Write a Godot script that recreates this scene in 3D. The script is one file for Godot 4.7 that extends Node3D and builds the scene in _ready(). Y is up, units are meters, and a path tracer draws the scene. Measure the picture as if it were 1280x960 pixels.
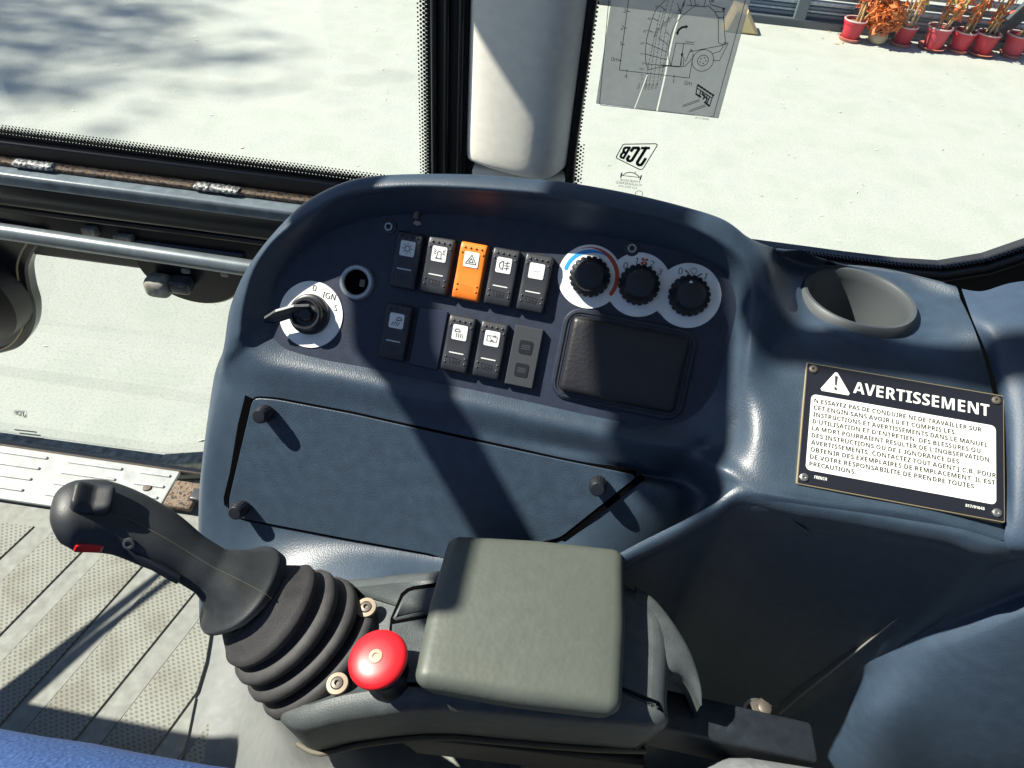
extends Node3D

# ------------------------------------------------------------------ shorthand
var M := {}
var font: SystemFont
var font_bold: SystemFont
var text_cache := {}
var rng := RandomNumberGenerator.new()
var taken := {}


func V(x: float, y: float, z: float) -> Vector3:
	return Vector3(x, y, z)


func numbered(called: String, parent: Node) -> String:
	var key := str(parent.get_instance_id()) + called
	var n: int = taken.get(key, 0)
	taken[key] = n + 1
	return called if n == 0 else "%s_%03d" % [called, n]


func world_of(n: Node) -> Transform3D:
	var t := Transform3D()
	while n != self and n is Node3D:
		t = (n as Node3D).transform * t
		n = n.get_parent()
	return t


func tag(o: Node, label := "", category := "", group := "", kind := "") -> Node:
	if label: o.set_meta("label", label)
	if category: o.set_meta("category", category)
	if group: o.set_meta("group", group)
	if kind: o.set_meta("kind", kind)
	return o


func thing(called: String, label: String, category: String, at: Transform3D, group := "") -> Node3D:
	var o := Node3D.new()
	o.name = numbered(called, self)
	o.transform = at
	add_child(o, true)
	tag(o, label, category, group)
	return o


# one named mesh; xf places it in the world, whatever its parent is
func part(parent: Node, called: String, mesh: Mesh, mat: Material, xf := Transform3D(), label := "") -> MeshInstance3D:
	var o := MeshInstance3D.new()
	o.name = numbered(called, parent)
	o.mesh = mesh
	o.material_override = mat
	o.transform = world_of(parent).affine_inverse() * xf
	parent.add_child(o, true)
	if label: o.set_meta("label", label)
	return o


func frame(o: Vector3, x: Vector3, y: Vector3, z: Vector3) -> Transform3D:
	return Transform3D(Basis(x.normalized(), y.normalized(), z.normalized()), o)


# a frame whose z runs along the given axis
func along(o: Vector3, axis: Vector3, hint := Vector3.UP) -> Transform3D:
	var z := axis.normalized()
	if absf(z.dot(hint)) > 0.97: hint = Vector3.RIGHT
	var x := hint.cross(z).normalized()
	return Transform3D(Basis(x, z.cross(x), z), o)


func move(x: float, y: float, z: float) -> Transform3D:
	return Transform3D(Basis(), Vector3(x, y, z))


func spin(a: float) -> Transform3D:
	return Transform3D(Basis(Vector3(0, 0, 1), a), Vector3())


# ------------------------------------------------------------------ mesh tools
func begin(smooth := true) -> SurfaceTool:
	var st := SurfaceTool.new()
	st.begin(Mesh.PRIMITIVE_TRIANGLES)
	st.set_smooth_group(0 if smooth else -1)
	return st


func done(st: SurfaceTool) -> ArrayMesh:
	st.generate_normals()
	return st.commit()


func tri(st: SurfaceTool, a: Vector3, b: Vector3, c: Vector3) -> void:
	st.add_vertex(a); st.add_vertex(c); st.add_vertex(b)


func quad(st: SurfaceTool, a: Vector3, b: Vector3, c: Vector3, d: Vector3) -> void:
	tri(st, a, b, c); tri(st, a, c, d)


func cr(p0: Vector3, p1: Vector3, p2: Vector3, p3: Vector3, t: float) -> Vector3:
	# centripetal-like tension keeps close rows from overshooting
	var d1 := p2 - p1
	var m1 := (p2 - p0) * 0.5
	var m2 := (p3 - p1) * 0.5
	var lim := d1.length() * 1.1
	m1 = m1.limit_length(lim); m2 = m2.limit_length(lim)
	var t2 := t * t
	var t3 := t2 * t
	return p1 * (2 * t3 - 3 * t2 + 1) + m1 * (t3 - 2 * t2 + t) + p2 * (-2 * t3 + 3 * t2) + m2 * (t3 - t2)


func refine_line(p: Array, steps: int, closed: bool) -> Array:
	var out := []
	var n := p.size()
	for i in (n if closed else n - 1):
		for k in steps:
			var a: Vector3 = p[(i - 1 + n) % n] if closed or i > 0 else p[0]
			var b: Vector3 = p[i]
			var c: Vector3 = p[(i + 1) % n]
			var d: Vector3 = p[(i + 2) % n] if closed or i + 2 < n else p[n - 1]
			out.append(cr(a, b, c, d, float(k) / steps))
	if not closed: out.append(p[n - 1])
	return out


# rows of control points to one smooth sheet
func sheet(rows: Array, across: int, down: int, closed := false, hole = null) -> ArrayMesh:
	var fine := []
	for r in rows: fine.append(refine_line(r, across, false))
	var cols: int = fine[0].size()
	var grid := []
	for c in cols:
		var line := []
		for r in fine: line.append(r[c])
		grid.append(refine_line(line, down, closed))
	var st := begin()
	var n: int = grid[0].size()
	for c in cols - 1:
		for r in (n if closed else n - 1):
			var a: Vector3 = grid[c][r]
			var b: Vector3 = grid[c + 1][r]
			var d: Vector3 = grid[c][(r + 1) % n]
			var e: Vector3 = grid[c + 1][(r + 1) % n]
			if hole != null and hole.call((a + b + d + e) * 0.25): continue
			if a.distance_to(d) + b.distance_to(e) < 1e-5 or a.distance_to(b) + d.distance_to(e) < 1e-5: continue
			quad(st, a, b, e, d)
	return done(st)


# box with rounded edges; bend maps each vertex afterwards
func rbox(size: Vector3, r: float, seg := 3, cuts := 1, bend = null) -> ArrayMesh:
	var h := size * 0.5
	r = minf(r, minf(h.x, minf(h.y, h.z)) * 0.999)
	var st := begin()
	for ax in 3:
		for s in [-1.0, 1.0]:
			var i := (ax + 1) % 3
			var j := (ax + 2) % 3
			var ls := []
			for q in [i, j]:
				var l := []
				for k in seg + 1: l.append(-h[q] + r * (1.0 - cos(PI / 2 * k / seg)))
				for k in range(1, cuts): l.append(lerpf(-h[q] + r, h[q] - r, float(k) / cuts))
				for k in seg + 1: l.append(h[q] - r * (1.0 - sin(PI / 2 * k / seg)))
				ls.append(l)
			var pts := []
			for u in ls[0]:
				var line := []
				for v in ls[1]:
					var p := Vector3()
					p[ax] = s * h[ax]; p[i] = u; p[j] = v
					var q := Vector3(clampf(p.x, -h.x + r, h.x - r), clampf(p.y, -h.y + r, h.y - r), clampf(p.z, -h.z + r, h.z - r))
					p = q + (p - q).normalized() * r
					line.append(bend.call(p) if bend != null else p)
				pts.append(line)
			for a in pts.size() - 1:
				for b in pts[0].size() - 1:
					if s > 0: quad(st, pts[a][b], pts[a + 1][b], pts[a + 1][b + 1], pts[a][b + 1])
					else: quad(st, pts[a][b], pts[a][b + 1], pts[a + 1][b + 1], pts[a + 1][b])
	return done(st)


# flat outline in x, y raised to z = top with a chamfer, sides down to z = bottom
func prism(outline: Array, bottom: float, top: float, chamfer := 0.0) -> ArrayMesh:
	var st := begin(false)
	prism_into(st, outline, bottom, top, chamfer, Transform3D())
	return done(st)


func prism_into(st: SurfaceTool, outline: Array, bottom: float, top: float, chamfer: float, xf: Transform3D) -> void:
	var poly := PackedVector2Array(outline)
	if not Geometry2D.is_polygon_clockwise(poly): pass
	else: poly.reverse()
	var n := poly.size()
	var inner := PackedVector2Array()
	for i in n:
		var e1 := (poly[i] - poly[(i - 1 + n) % n]).normalized()
		var e2 := (poly[(i + 1) % n] - poly[i]).normalized()
		var m := (Vector2(-e1.y, e1.x) + Vector2(-e2.y, e2.x)).normalized()
		var c := maxf(0.5, m.dot(Vector2(-e1.y, e1.x)))
		inner.append(poly[i] + m * (chamfer / c))
	var idx := Geometry2D.triangulate_polygon(inner)
	for k in range(0, idx.size(), 3):
		var a := inner[idx[k]]; var b := inner[idx[k + 1]]; var c := inner[idx[k + 2]]
		if (b - a).cross(c - a) < 0:
			var t := b; b = c; c = t
		tri(st, xf * Vector3(a.x, a.y, top), xf * Vector3(b.x, b.y, top), xf * Vector3(c.x, c.y, top))
	for i in n:
		var a := poly[i]; var b := poly[(i + 1) % n]
		if chamfer > 0:
			var c := inner[i]; var d := inner[(i + 1) % n]
			quad(st, xf * Vector3(a.x, a.y, top - chamfer), xf * Vector3(b.x, b.y, top - chamfer), xf * Vector3(d.x, d.y, top), xf * Vector3(c.x, c.y, top))
		if top - chamfer > bottom:
			quad(st, xf * Vector3(a.x, a.y, bottom), xf * Vector3(b.x, b.y, bottom), xf * Vector3(b.x, b.y, top - chamfer), xf * Vector3(a.x, a.y, top - chamfer))


func rounded(w: float, h: float, r: float, seg := 5, at := Vector2()) -> Array:
	var out := []
	for q in 4:
		var c := Vector2((w / 2 - r) * (1 if q in [0, 3] else -1), (h / 2 - r) * (1 if q < 2 else -1))
		for k in seg + 1: out.append(at + c + Vector2.from_angle(PI / 2 * (q + float(k) / seg)) * r)
	return out


func disc(r: float, seg := 40, at := Vector2()) -> Array:
	var out := []
	for k in seg: out.append(at + Vector2.from_angle(TAU * k / seg) * r)
	return out


# profile of (radius, height) turned about z
func lathe(profile: Array, seg := 36, xf := Transform3D(), st: SurfaceTool = null, wobble = null) -> ArrayMesh:
	var own := st == null
	if own: st = begin()
	var group := 0
	for i in profile.size() - 1:
		if i > 0:
			var d1: Vector2 = (profile[i] - profile[i - 1]).normalized()
			var d2: Vector2 = (profile[i + 1] - profile[i]).normalized()
			if d1.dot(d2) < 0.72: group += 1
		st.set_smooth_group(group)
		for k in seg:
			var p := []
			for q in [[i, k], [i, k + 1], [i + 1, k + 1], [i + 1, k]]:
				var a: float = TAU * (q[1] % seg) / seg
				var v: Vector2 = profile[q[0]]
				var r: float = v.x * (wobble.call(a, v) if wobble != null else 1.0)
				p.append(xf * Vector3(cos(a) * r, sin(a) * r, v.y))
			if profile[i].x > 1e-6: tri(st, p[0], p[1], p[2])
			if profile[i + 1].x > 1e-6: tri(st, p[0], p[2], p[3])
	return done(st) if own else null


# tube along points; radii one number or one per point; squash flattens across the hint
func tube(path: Array, radii, seg := 14, caps := true, st: SurfaceTool = null, squash := 1.0, hint := Vector3.UP) -> ArrayMesh:
	var own := st == null
	if own: st = begin()
	var rings := []
	var up := hint
	for i in path.size():
		var a: Vector3 = path[maxi(i - 1, 0)]
		var b: Vector3 = path[mini(i + 1, path.size() - 1)]
		var d := (b - a).normalized()
		if absf(d.dot(up)) > 0.98: up = Vector3.RIGHT if absf(d.x) < 0.8 else Vector3.BACK
		var x := up.cross(d).normalized()
		var y := d.cross(x)
		up = y
		var r: float = radii if radii is float else radii[i]
		var ring := []
		for k in seg:
			var t := TAU * k / seg
			ring.append((path[i] as Vector3) + x * cos(t) * r + y * sin(t) * r * squash)
		rings.append(ring)
	for i in rings.size() - 1:
		for k in seg: quad(st, rings[i][k], rings[i][(k + 1) % seg], rings[i + 1][(k + 1) % seg], rings[i + 1][k])
	if caps:
		for e in [0, rings.size() - 1]:
			st.set_smooth_group(7)
			for k in range(1, seg - 1):
				if e == 0: tri(st, rings[e][0], rings[e][k + 1], rings[e][k])
				else: tri(st, rings[e][0], rings[e][k], rings[e][k + 1])
		st.set_smooth_group(0)
	return done(st) if own else null


var lift := 0.0
# drawn line of flat print in x, y
func stroke(st: SurfaceTool, pts: Array, w: float, z := 0.0, closed := false) -> void:
	var n := pts.size()
	for i in (n if closed else n - 1):
		var a: Vector2 = pts[i]
		var b: Vector2 = pts[(i + 1) % n]
		if a.distance_to(b) < 1e-7: continue
		var d := (b - a).normalized() * w * 0.5
		var s := Vector2(-d.y, d.x)
		lift = fmod(lift + 0.000004, 0.00003)
		var q := z + lift
		a -= d * 0.6; b += d * 0.6
		quad(st, V(a.x - s.x, a.y - s.y, q), V(b.x - s.x, b.y - s.y, q), V(b.x + s.x, b.y + s.y, q), V(a.x + s.x, a.y + s.y, q))


func arc(c: Vector2, r: float, a0: float, a1: float, seg := 16) -> Array:
	var out := []
	for k in seg + 1: out.append(c + Vector2.from_angle(deg_to_rad(lerpf(a0, a1, float(k) / seg))) * r)
	return out


func fill(st: SurfaceTool, pts: Array, z := 0.0) -> void:
	var poly := PackedVector2Array(pts)
	var idx := Geometry2D.triangulate_polygon(poly)
	for k in range(0, idx.size(), 3):
		var a := poly[idx[k]]; var b := poly[idx[k + 1]]; var c := poly[idx[k + 2]]
		if (b - a).cross(c - a) < 0:
			var t := b; b = c; c = t
		tri(st, V(a.x, a.y, z), V(b.x, b.y, z), V(c.x, c.y, z))


# lettering: cap height, position of its left edge (anchor 0), middle (0.5) or right edge (1) on the base line
func write(st: SurfaceTool, s: String, cap: float, at: Vector2, anchor := 0.5, width := 0.0, bold := false, turn := 0.0, mirror := false, slant := 0.0, z := 0.0) -> void:
	var key := s + ("#b" if bold else "")
	if not text_cache.has(key):
		var t := TextMesh.new()
		t.text = s
		t.font = font_bold if bold else font
		t.font_size = 48
		t.pixel_size = 0.01
		t.depth = 0.0
		t.curve_step = 2.0
		t.horizontal_alignment = HORIZONTAL_ALIGNMENT_LEFT
		t.vertical_alignment = VERTICAL_ALIGNMENT_BOTTOM
		var got := t.get_mesh_arrays()
		var lo := 1e9; var hi := -1e9
		for v in got[Mesh.ARRAY_VERTEX]:
			lo = minf(lo, v.x); hi = maxf(hi, v.x)
		var base := 1e9
		var probe := TextMesh.new()
		probe.font = t.font; probe.font_size = 48; probe.pixel_size = 0.01; probe.depth = 0.0
		probe.horizontal_alignment = HORIZONTAL_ALIGNMENT_LEFT; probe.vertical_alignment = VERTICAL_ALIGNMENT_BOTTOM
		probe.text = "H"
		var capt := -1e9
		for v in probe.get_mesh_arrays()[Mesh.ARRAY_VERTEX]:
			base = minf(base, v.y); capt = maxf(capt, v.y)
		text_cache[key] = [got, lo, hi, base, capt]
	var e = text_cache[key]
	var k: float = cap / (e[4] - e[3])
	var kx: float = k if width <= 0.0 else width / (e[2] - e[1])
	var w: float = (e[2] - e[1]) * kx
	var verts: PackedVector3Array = e[0][Mesh.ARRAY_VERTEX]
	var index: PackedInt32Array = e[0][Mesh.ARRAY_INDEX] if e[0][Mesh.ARRAY_INDEX] != null else PackedInt32Array(range(verts.size()))
	var c := cos(turn); var sn := sin(turn)
	var p := []
	for v in verts:
		var y: float = (v.y - e[3]) * k
		var x: float = (v.x - e[1]) * kx - w * anchor + y * slant
		if mirror: x = -x
		p.append(V(at.x + x * c - y * sn, at.y + x * sn + y * c, z))
	for i in range(0, index.size(), 3):
		var a: Vector3 = p[index[i]]; var b: Vector3 = p[index[i + 1]]; var d: Vector3 = p[index[i + 2]]
		if (b - a).cross(d - a).z < 0: tri(st, a, d, b)
		else: tri(st, a, b, d)


# ------------------------------------------------------------------ materials
func lin(r: float, g: float, b: float, a := 1.0) -> Color:
	var c := Color(r, g, b).linear_to_srgb()
	c.a = a
	return c


func mat(called: String, c: Color, rough := 0.6, metal := 0.0) -> StandardMaterial3D:
	var m := StandardMaterial3D.new()
	m.resource_name = called
	m.albedo_color = c
	m.roughness = rough
	m.metallic = metal
	m.cull_mode = BaseMaterial3D.CULL_DISABLED
	M[called] = m
	return m


func noise_tex(kind: int, freq: float, seed_: int, size := 512, octaves := 3, ramp: Gradient = null) -> NoiseTexture2D:
	var n := FastNoiseLite.new()
	n.noise_type = kind
	n.frequency = freq
	n.seed = seed_
	n.fractal_octaves = octaves
	var t := NoiseTexture2D.new()
	t.width = size; t.height = size
	t.seamless = true
	t.noise = n
	if ramp: t.color_ramp = ramp
	return t


func ramp(stops: Array) -> Gradient:
	var g := Gradient.new()
	var o := PackedFloat32Array(); var c := PackedColorArray()
	for s in stops:
		o.append(s[0]); c.append(s[1])
	g.offsets = o; g.colors = c
	return g


# relief and tone, laid on by position so that no mesh needs texture coordinates
func grain(m: StandardMaterial3D, tex: Texture2D, depth: float, per_metre: float, tone: Texture2D = null) -> StandardMaterial3D:
	m.uv1_triplanar = true
	m.uv1_scale = Vector3.ONE * per_metre
	m.heightmap_enabled = depth > 0.0
	if depth > 0.0:
		m.heightmap_texture = tex
		m.heightmap_scale = depth
	if tone: m.albedo_texture = tone
	return m


# moulded plastic: faint mottling, dust specks and hairline scratches in its own colour
func plastic_tone(c: Color, seed_: int, specks: int, scratches: int, vary := 0.06, dust := Color(0.62, 0.62, 0.56)) -> ImageTexture:
	var size := 768
	var im := Image.create(size, size, false, Image.FORMAT_RGB8)
	var n := FastNoiseLite.new()
	n.seed = seed_; n.frequency = 0.012; n.fractal_octaves = 4
	var r := RandomNumberGenerator.new()
	r.seed = seed_
	for y in size:
		for x in size:
			# blended so that the tile closes
			var fx := float(x) / size; var fy := float(y) / size
			var a := lerpf(lerpf(n.get_noise_2d(x, y), n.get_noise_2d(x - size, y), fx), lerpf(n.get_noise_2d(x, y - size), n.get_noise_2d(x - size, y - size), fx), fy)
			var k := 1.0 + a * vary * 3.0 + r.randf_range(-vary, vary) * 0.35
			im.set_pixel(x, y, Color(c.r * k, c.g * k, c.b * k))
	for i in specks:
		var x := r.randi() % size; var y := r.randi() % size
		im.set_pixel(x, y, c.lerp(dust, r.randf_range(0.15, 0.9)))
		if r.randf() < 0.25: im.set_pixel((x + 1) % size, y, c.lerp(dust, 0.4))
	for i in scratches:
		var p := Vector2(r.randf() * size, r.randf() * size)
		var d := Vector2.from_angle(r.randf() * TAU)
		var bend := r.randf_range(-0.02, 0.02)
		for k in r.randi_range(15, 70):
			p += d
			d = d.rotated(bend)
			im.set_pixel(posmod(int(p.x), size), posmod(int(p.y), size), c.lerp(dust, 0.22))
	return ImageTexture.create_from_image(im)


func image_hex(size: int, base: Color, dot: Color, relief: bool) -> ImageTexture:
	# one hexagonal cell pair of a pierced rubber tread
	var im := Image.create(size, size, false, Image.FORMAT_RGB8)
	for y in size:
		for x in size:
			var d := 9.0
			for c in [Vector2(0, 0), Vector2(1, 0), Vector2(0, 1), Vector2(1, 1), Vector2(0.5, 0.5)]:
				var p: Vector2 = Vector2(float(x) / size, float(y) / size) - c
				d = minf(d, Vector2(p.x, p.y * 1.732).length())
			var k := smoothstep(0.20, 0.29, d)
			if relief: im.set_pixel(x, y, Color(k, k, k))
			else: im.set_pixel(x, y, dot.lerp(base, k))
	return ImageTexture.create_from_image(im)


func make_materials() -> void:
	font = SystemFont.new()
	font.font_names = PackedStringArray(["Droid Sans"])
	font_bold = SystemFont.new()
	font_bold.font_names = PackedStringArray(["Droid Sans"])
	font_bold.font_weight = 700
	var leather := noise_tex(FastNoiseLite.TYPE_CELLULAR, 0.055, 3, 512, 1)
	var fine := noise_tex(FastNoiseLite.TYPE_SIMPLEX, 0.16, 5, 512, 2)
	var broad := noise_tex(FastNoiseLite.TYPE_SIMPLEX, 0.012, 9, 512, 5, ramp([[0.25, Color(0.80, 0.80, 0.80)], [0.5, Color(0.93, 0.93, 0.92)], [0.75, Color(1, 1, 1)]]))

	var m := mat("console_plastic", Color.WHITE, 0.41)
	grain(m, fine, 0.016, 7.0, plastic_tone(lin(0.034, 0.055, 0.084), 11, 420, 26, 0.05))
	m = mat("trim_plastic", Color.WHITE, 0.55)
	grain(m, fine, 0.016, 7.0, plastic_tone(lin(0.036, 0.061, 0.100), 12, 300, 30, 0.06))
	m = mat("panel_plastic", Color.WHITE, 0.5)
	grain(m, fine, 0.010, 9.0, plastic_tone(lin(0.014, 0.022, 0.044), 13, 700, 10, 0.10, Color(0.45, 0.45, 0.45)))
	m = mat("pod_plastic", Color.WHITE, 0.5)
	grain(m, fine, 0.018, 7.0, plastic_tone(lin(0.060, 0.072, 0.076), 14, 500, 8, 0.08))
	m = mat("pad_leather", Color.WHITE, 0.5)
	grain(m, leather, 0.012, 8.0, plastic_tone(lin(0.081, 0.094, 0.081), 15, 60, 6, 0.02))
	m = mat("grip_rubber", Color.WHITE, 0.5)
	grain(m, fine, 0.010, 10.0, plastic_tone(lin(0.026, 0.030, 0.033), 16, 900, 12, 0.10, Color(0.42, 0.43, 0.40)))
	m = mat("gaiter_rubber", Color.WHITE, 0.7)
	grain(m, fine, 0.016, 8.0, plastic_tone(lin(0.036, 0.036, 0.038), 17, 500, 6, 0.12, Color(0.4, 0.4, 0.38)))
	m = mat("ashtray_leather", lin(0.016, 0.016, 0.020), 0.42)
	grain(m, leather, 0.016, 12.0)
	m = mat("switch_black", lin(0.026, 0.029, 0.036), 0.42)
	grain(m, fine, 0.006, 14.0)
	m = mat("switch_orange", lin(0.80, 0.20, 0.018), 0.42)
	grain(m, fine, 0.006, 14.0)
	m = mat("orange_bumps", lin(0.70, 0.17, 0.015), 0.4)
	mat("bump_black", lin(0.055, 0.060, 0.068), 0.28)
	mat("emboss", lin(0.012, 0.013, 0.016), 0.35)
	mat("blank_plate", lin(0.023, 0.029, 0.052), 0.36)
	mat("blank_grey", lin(0.034, 0.039, 0.046), 0.5)
	mat("lens_white", lin(0.72, 0.75, 0.74), 0.4)
	mat("ink", lin(0.02, 0.02, 0.022), 0.6)
	mat("ink_soft", lin(0.28, 0.29, 0.29), 0.6)
	mat("line_white", lin(0.62, 0.64, 0.64), 0.5)
	m = mat("dial_white", Color.WHITE, 0.42)
	grain(m, fine, 0.0, 5.0, plastic_tone(lin(0.90, 0.91, 0.88), 21, 0, 0, 0.02))
	mat("dial_blue", lin(0.02, 0.30, 0.75), 0.5)
	mat("dial_red", lin(0.55, 0.06, 0.02), 0.5)
	mat("knob_black", lin(0.010, 0.012, 0.018), 0.42)
	mat("matt_black", lin(0.003, 0.003, 0.0035), 0.9)
	mat("seam_pale", lin(0.22, 0.22, 0.21), 0.6)
	M.matt_black.specular_mode = BaseMaterial3D.SPECULAR_DISABLED
	mat("lip_brown", lin(0.10, 0.092, 0.07), 0.7)
	mat("dust", lin(0.62, 0.63, 0.58), 0.9)
	mat("socket_ring", lin(0.42, 0.46, 0.48), 0.35, 0.3)
	mat("steel", lin(0.45, 0.46, 0.46), 0.35, 0.9)
	mat("key_steel", lin(0.13, 0.14, 0.145), 0.42, 0.7)
	mat("bolt_steel", lin(0.13, 0.115, 0.10), 0.5, 0.4)
	mat("washer_brown", lin(0.33, 0.27, 0.20), 0.6, 0.3)
	mat("scar", lin(0.42, 0.30, 0.26), 0.7)
	mat("plate_black", lin(0.012, 0.014, 0.022), 0.35)
	mat("plate_white", lin(0.74, 0.76, 0.73), 0.45)
	mat("brass_edge", lin(0.28, 0.24, 0.15), 0.5, 0.4)
	mat("red_button", lin(0.62, 0.012, 0.020), 0.38)
	mat("trigger_red", lin(0.60, 0.01, 0.012), 0.35)
	mat("seam", lin(0.075, 0.072, 0.06), 0.7)
	mat("cup_grey", lin(0.062, 0.072, 0.078), 0.5)
	m = mat("floor_rubber", Color.WHITE, 0.75)
	grain(m, fine, 0.008, 6.0, plastic_tone(lin(0.205, 0.218, 0.200), 31, 300, 10, 0.06, Color(0.75, 0.73, 0.66)))
	m = mat("tread", Color.WHITE, 0.8)
	m.albedo_texture = image_hex(64, lin(0.238, 0.248, 0.222), lin(0.150, 0.156, 0.138), false)
	m.heightmap_enabled = true
	m.heightmap_texture = image_hex(64, Color.WHITE, Color.BLACK, true)
	m.heightmap_scale = 0.05
	m.detail_enabled = true
	m.detail_blend_mode = BaseMaterial3D.BLEND_MODE_MUL
	m.detail_uv_layer = BaseMaterial3D.DETAIL_UV_2
	m.detail_albedo = noise_tex(FastNoiseLite.TYPE_SIMPLEX, 0.006, 41, 512, 5, ramp([[0.2, Color(0.90, 0.885, 0.87)], [0.38, Color(0.96, 0.957, 0.95)], [0.7, Color(1, 1, 1)]]))
	m = mat("beige_plastic", Color.WHITE, 0.6)
	grain(m, leather, 0.005, 7.0, plastic_tone(lin(0.82, 0.81, 0.73), 33, 0, 0, 0.02))
	m = mat("sill_white", Color.WHITE, 0.45)
	grain(m, fine, 0.006, 4.0, plastic_tone(lin(0.40, 0.425, 0.42), 35, 300, 20, 0.05, Color(0.4, 0.36, 0.3)))
	m = mat("door_black", lin(0.010, 0.011, 0.013), 0.28)
	m = mat("seal_black", lin(0.008, 0.008, 0.009), 0.45)
	m = mat("door_paint", Color.WHITE, 0.32)
	grain(m, fine, 0.006, 5.0, plastic_tone(lin(0.125, 0.158, 0.182), 37, 500, 16, 0.08))
	m = mat("bar_paint", Color.WHITE, 0.34, 0.4)
	grain(m, fine, 0.004, 6.0, plastic_tone(lin(0.150, 0.180, 0.195), 38, 260, 8, 0.06))
	m = mat("rust", Color.WHITE, 0.85)
	grain(m, fine, 0.05, 5.0, noise_tex(FastNoiseLite.TYPE_SIMPLEX, 0.03, 51, 512, 5, ramp([[0.25, lin(0.03, 0.028, 0.028)], [0.40, lin(0.17, 0.10, 0.06)], [0.50, lin(0.34, 0.25, 0.16)], [0.58, lin(0.08, 0.07, 0.065)], [0.72, lin(0.26, 0.20, 0.14)], [0.85, lin(0.04, 0.04, 0.042)]])))
	m = mat("weld", Color.WHITE, 0.4, 0.5)
	grain(m, fine, 0.08, 9.0, noise_tex(FastNoiseLite.TYPE_SIMPLEX, 0.05, 52, 256, 3, ramp([[0.3, lin(0.12, 0.12, 0.12)], [0.6, lin(0.45, 0.47, 0.47)]])))
	m = mat("gasket_grey", Color.WHITE, 0.7)
	grain(m, fine, 0.02, 6.0, plastic_tone(lin(0.24, 0.24, 0.21), 39, 200, 10, 0.16))
	m = mat("glass", lin(0.55, 0.72, 0.62, 0.05), 0.02)
	m.transparency = BaseMaterial3D.TRANSPARENCY_ALPHA
	m.metallic_specular = 0.5
	m = mat("glass_dusty", lin(0.30, 0.40, 0.34, 0.20), 0.02)
	m.transparency = BaseMaterial3D.TRANSPARENCY_ALPHA
	m = mat("frit", lin(0.01, 0.01, 0.011), 0.6)
	m = mat("chart_film", Color(1, 1, 1, 0.84), 0.5)
	m.transparency = BaseMaterial3D.TRANSPARENCY_ALPHA
	grain(m, fine, 0.0, 6.0, plastic_tone(lin(0.55, 0.55, 0.54), 43, 0, 0, 0.02))
	m.backlight_enabled = true
	m.backlight = Color(1.0, 1.0, 0.98)
	mat("chart_ink", lin(0.03, 0.03, 0.03), 0.6)
	mat("crack_white", lin(0.75, 0.75, 0.72), 0.6)
	m = mat("denim", Color.WHITE, 0.85)
	grain(m, noise_tex(FastNoiseLite.TYPE_CELLULAR, 0.12, 61, 512, 1), 0.03, 7.0, noise_tex(FastNoiseLite.TYPE_SIMPLEX, 0.09, 62, 512, 5, ramp([[0.2, lin(0.018, 0.052, 0.17)], [0.5, lin(0.030, 0.080, 0.235)], [0.8, lin(0.055, 0.120, 0.30)]])))
	m = mat("seat_cloth", Color.WHITE, 0.9)
	grain(m, leather, 0.03, 9.0, plastic_tone(lin(0.17, 0.185, 0.195), 45, 0, 0, 0.08))
	m = mat("fairing", Color.WHITE, 0.6)
	grain(m, fine, 0.010, 6.0, plastic_tone(lin(0.150, 0.162, 0.160), 46, 260, 14, 0.05))
	m = mat("shoe", lin(0.05, 0.04, 0.035), 0.7)
	# the yard
	m = mat("concrete", Color.WHITE, 0.9)
	m.uv1_triplanar = true; m.uv1_world_triplanar = true
	m.uv1_scale = Vector3.ONE * 0.22
	m.albedo_texture = noise_tex(FastNoiseLite.TYPE_SIMPLEX, 0.008, 71, 1024, 6, ramp([[0.2, lin(0.372, 0.408, 0.362)], [0.45, lin(0.398, 0.428, 0.382)], [0.62, lin(0.408, 0.436, 0.392)], [0.85, lin(0.382, 0.420, 0.382)]]))
	m.heightmap_enabled = true
	m.heightmap_texture = noise_tex(FastNoiseLite.TYPE_CELLULAR, 0.05, 72, 512, 3)
	m.heightmap_scale = 0.20
	m.uv2_triplanar = true; m.uv2_world_triplanar = true
	m.uv2_scale = Vector3.ONE * 1.1
	m.detail_enabled = true
	m.detail_uv_layer = BaseMaterial3D.DETAIL_UV_2
	m.detail_blend_mode = BaseMaterial3D.BLEND_MODE_MUL
	m.detail_albedo = noise_tex(FastNoiseLite.TYPE_SIMPLEX, 0.05, 74, 1024, 5, ramp([[0.15, Color(0.90, 0.90, 0.89)], [0.38, Color(0.975, 0.975, 0.97)], [0.6, Color(1, 1, 1)], [0.82, Color(0.96, 0.965, 0.96)]]))
	m = mat("fence_paint", Color.WHITE, 0.5)
	grain(m, fine, 0.01, 3.0, plastic_tone(lin(0.36, 0.43, 0.45), 73, 300, 0, 0.08))
	mat("fence_grey", lin(0.12, 0.155, 0.175), 0.55)
	mat("fence_dark", lin(0.07, 0.085, 0.095), 0.6)
	m = mat("pot_red", lin(0.50, 0.022, 0.038), 0.5)
	mat("pot_red_faded", lin(0.52, 0.055, 0.070), 0.6)
	mat("pot_red_dark", lin(0.42, 0.014, 0.026), 0.5)
	mat("pot_rim", lin(0.55, 0.36, 0.34), 0.6)
	mat("saucer", lin(0.46, 0.16, 0.11), 0.7)
	mat("soil", lin(0.20, 0.15, 0.10), 0.95)
	mat("stem", lin(0.42, 0.30, 0.14), 0.8)
	for c in [["leaf_orange", 0.62, 0.19, 0.05], ["leaf_red", 0.55, 0.09, 0.04], ["leaf_yellow", 0.60, 0.42, 0.06]]:
		m = mat(c[0], lin(c[1], c[2], c[3]), 0.6)
		m.backlight_enabled = true
		m.backlight = Color(0.5, 0.4, 0.2)
	mat("pot_clay", lin(0.42, 0.33, 0.22), 0.8)
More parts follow.
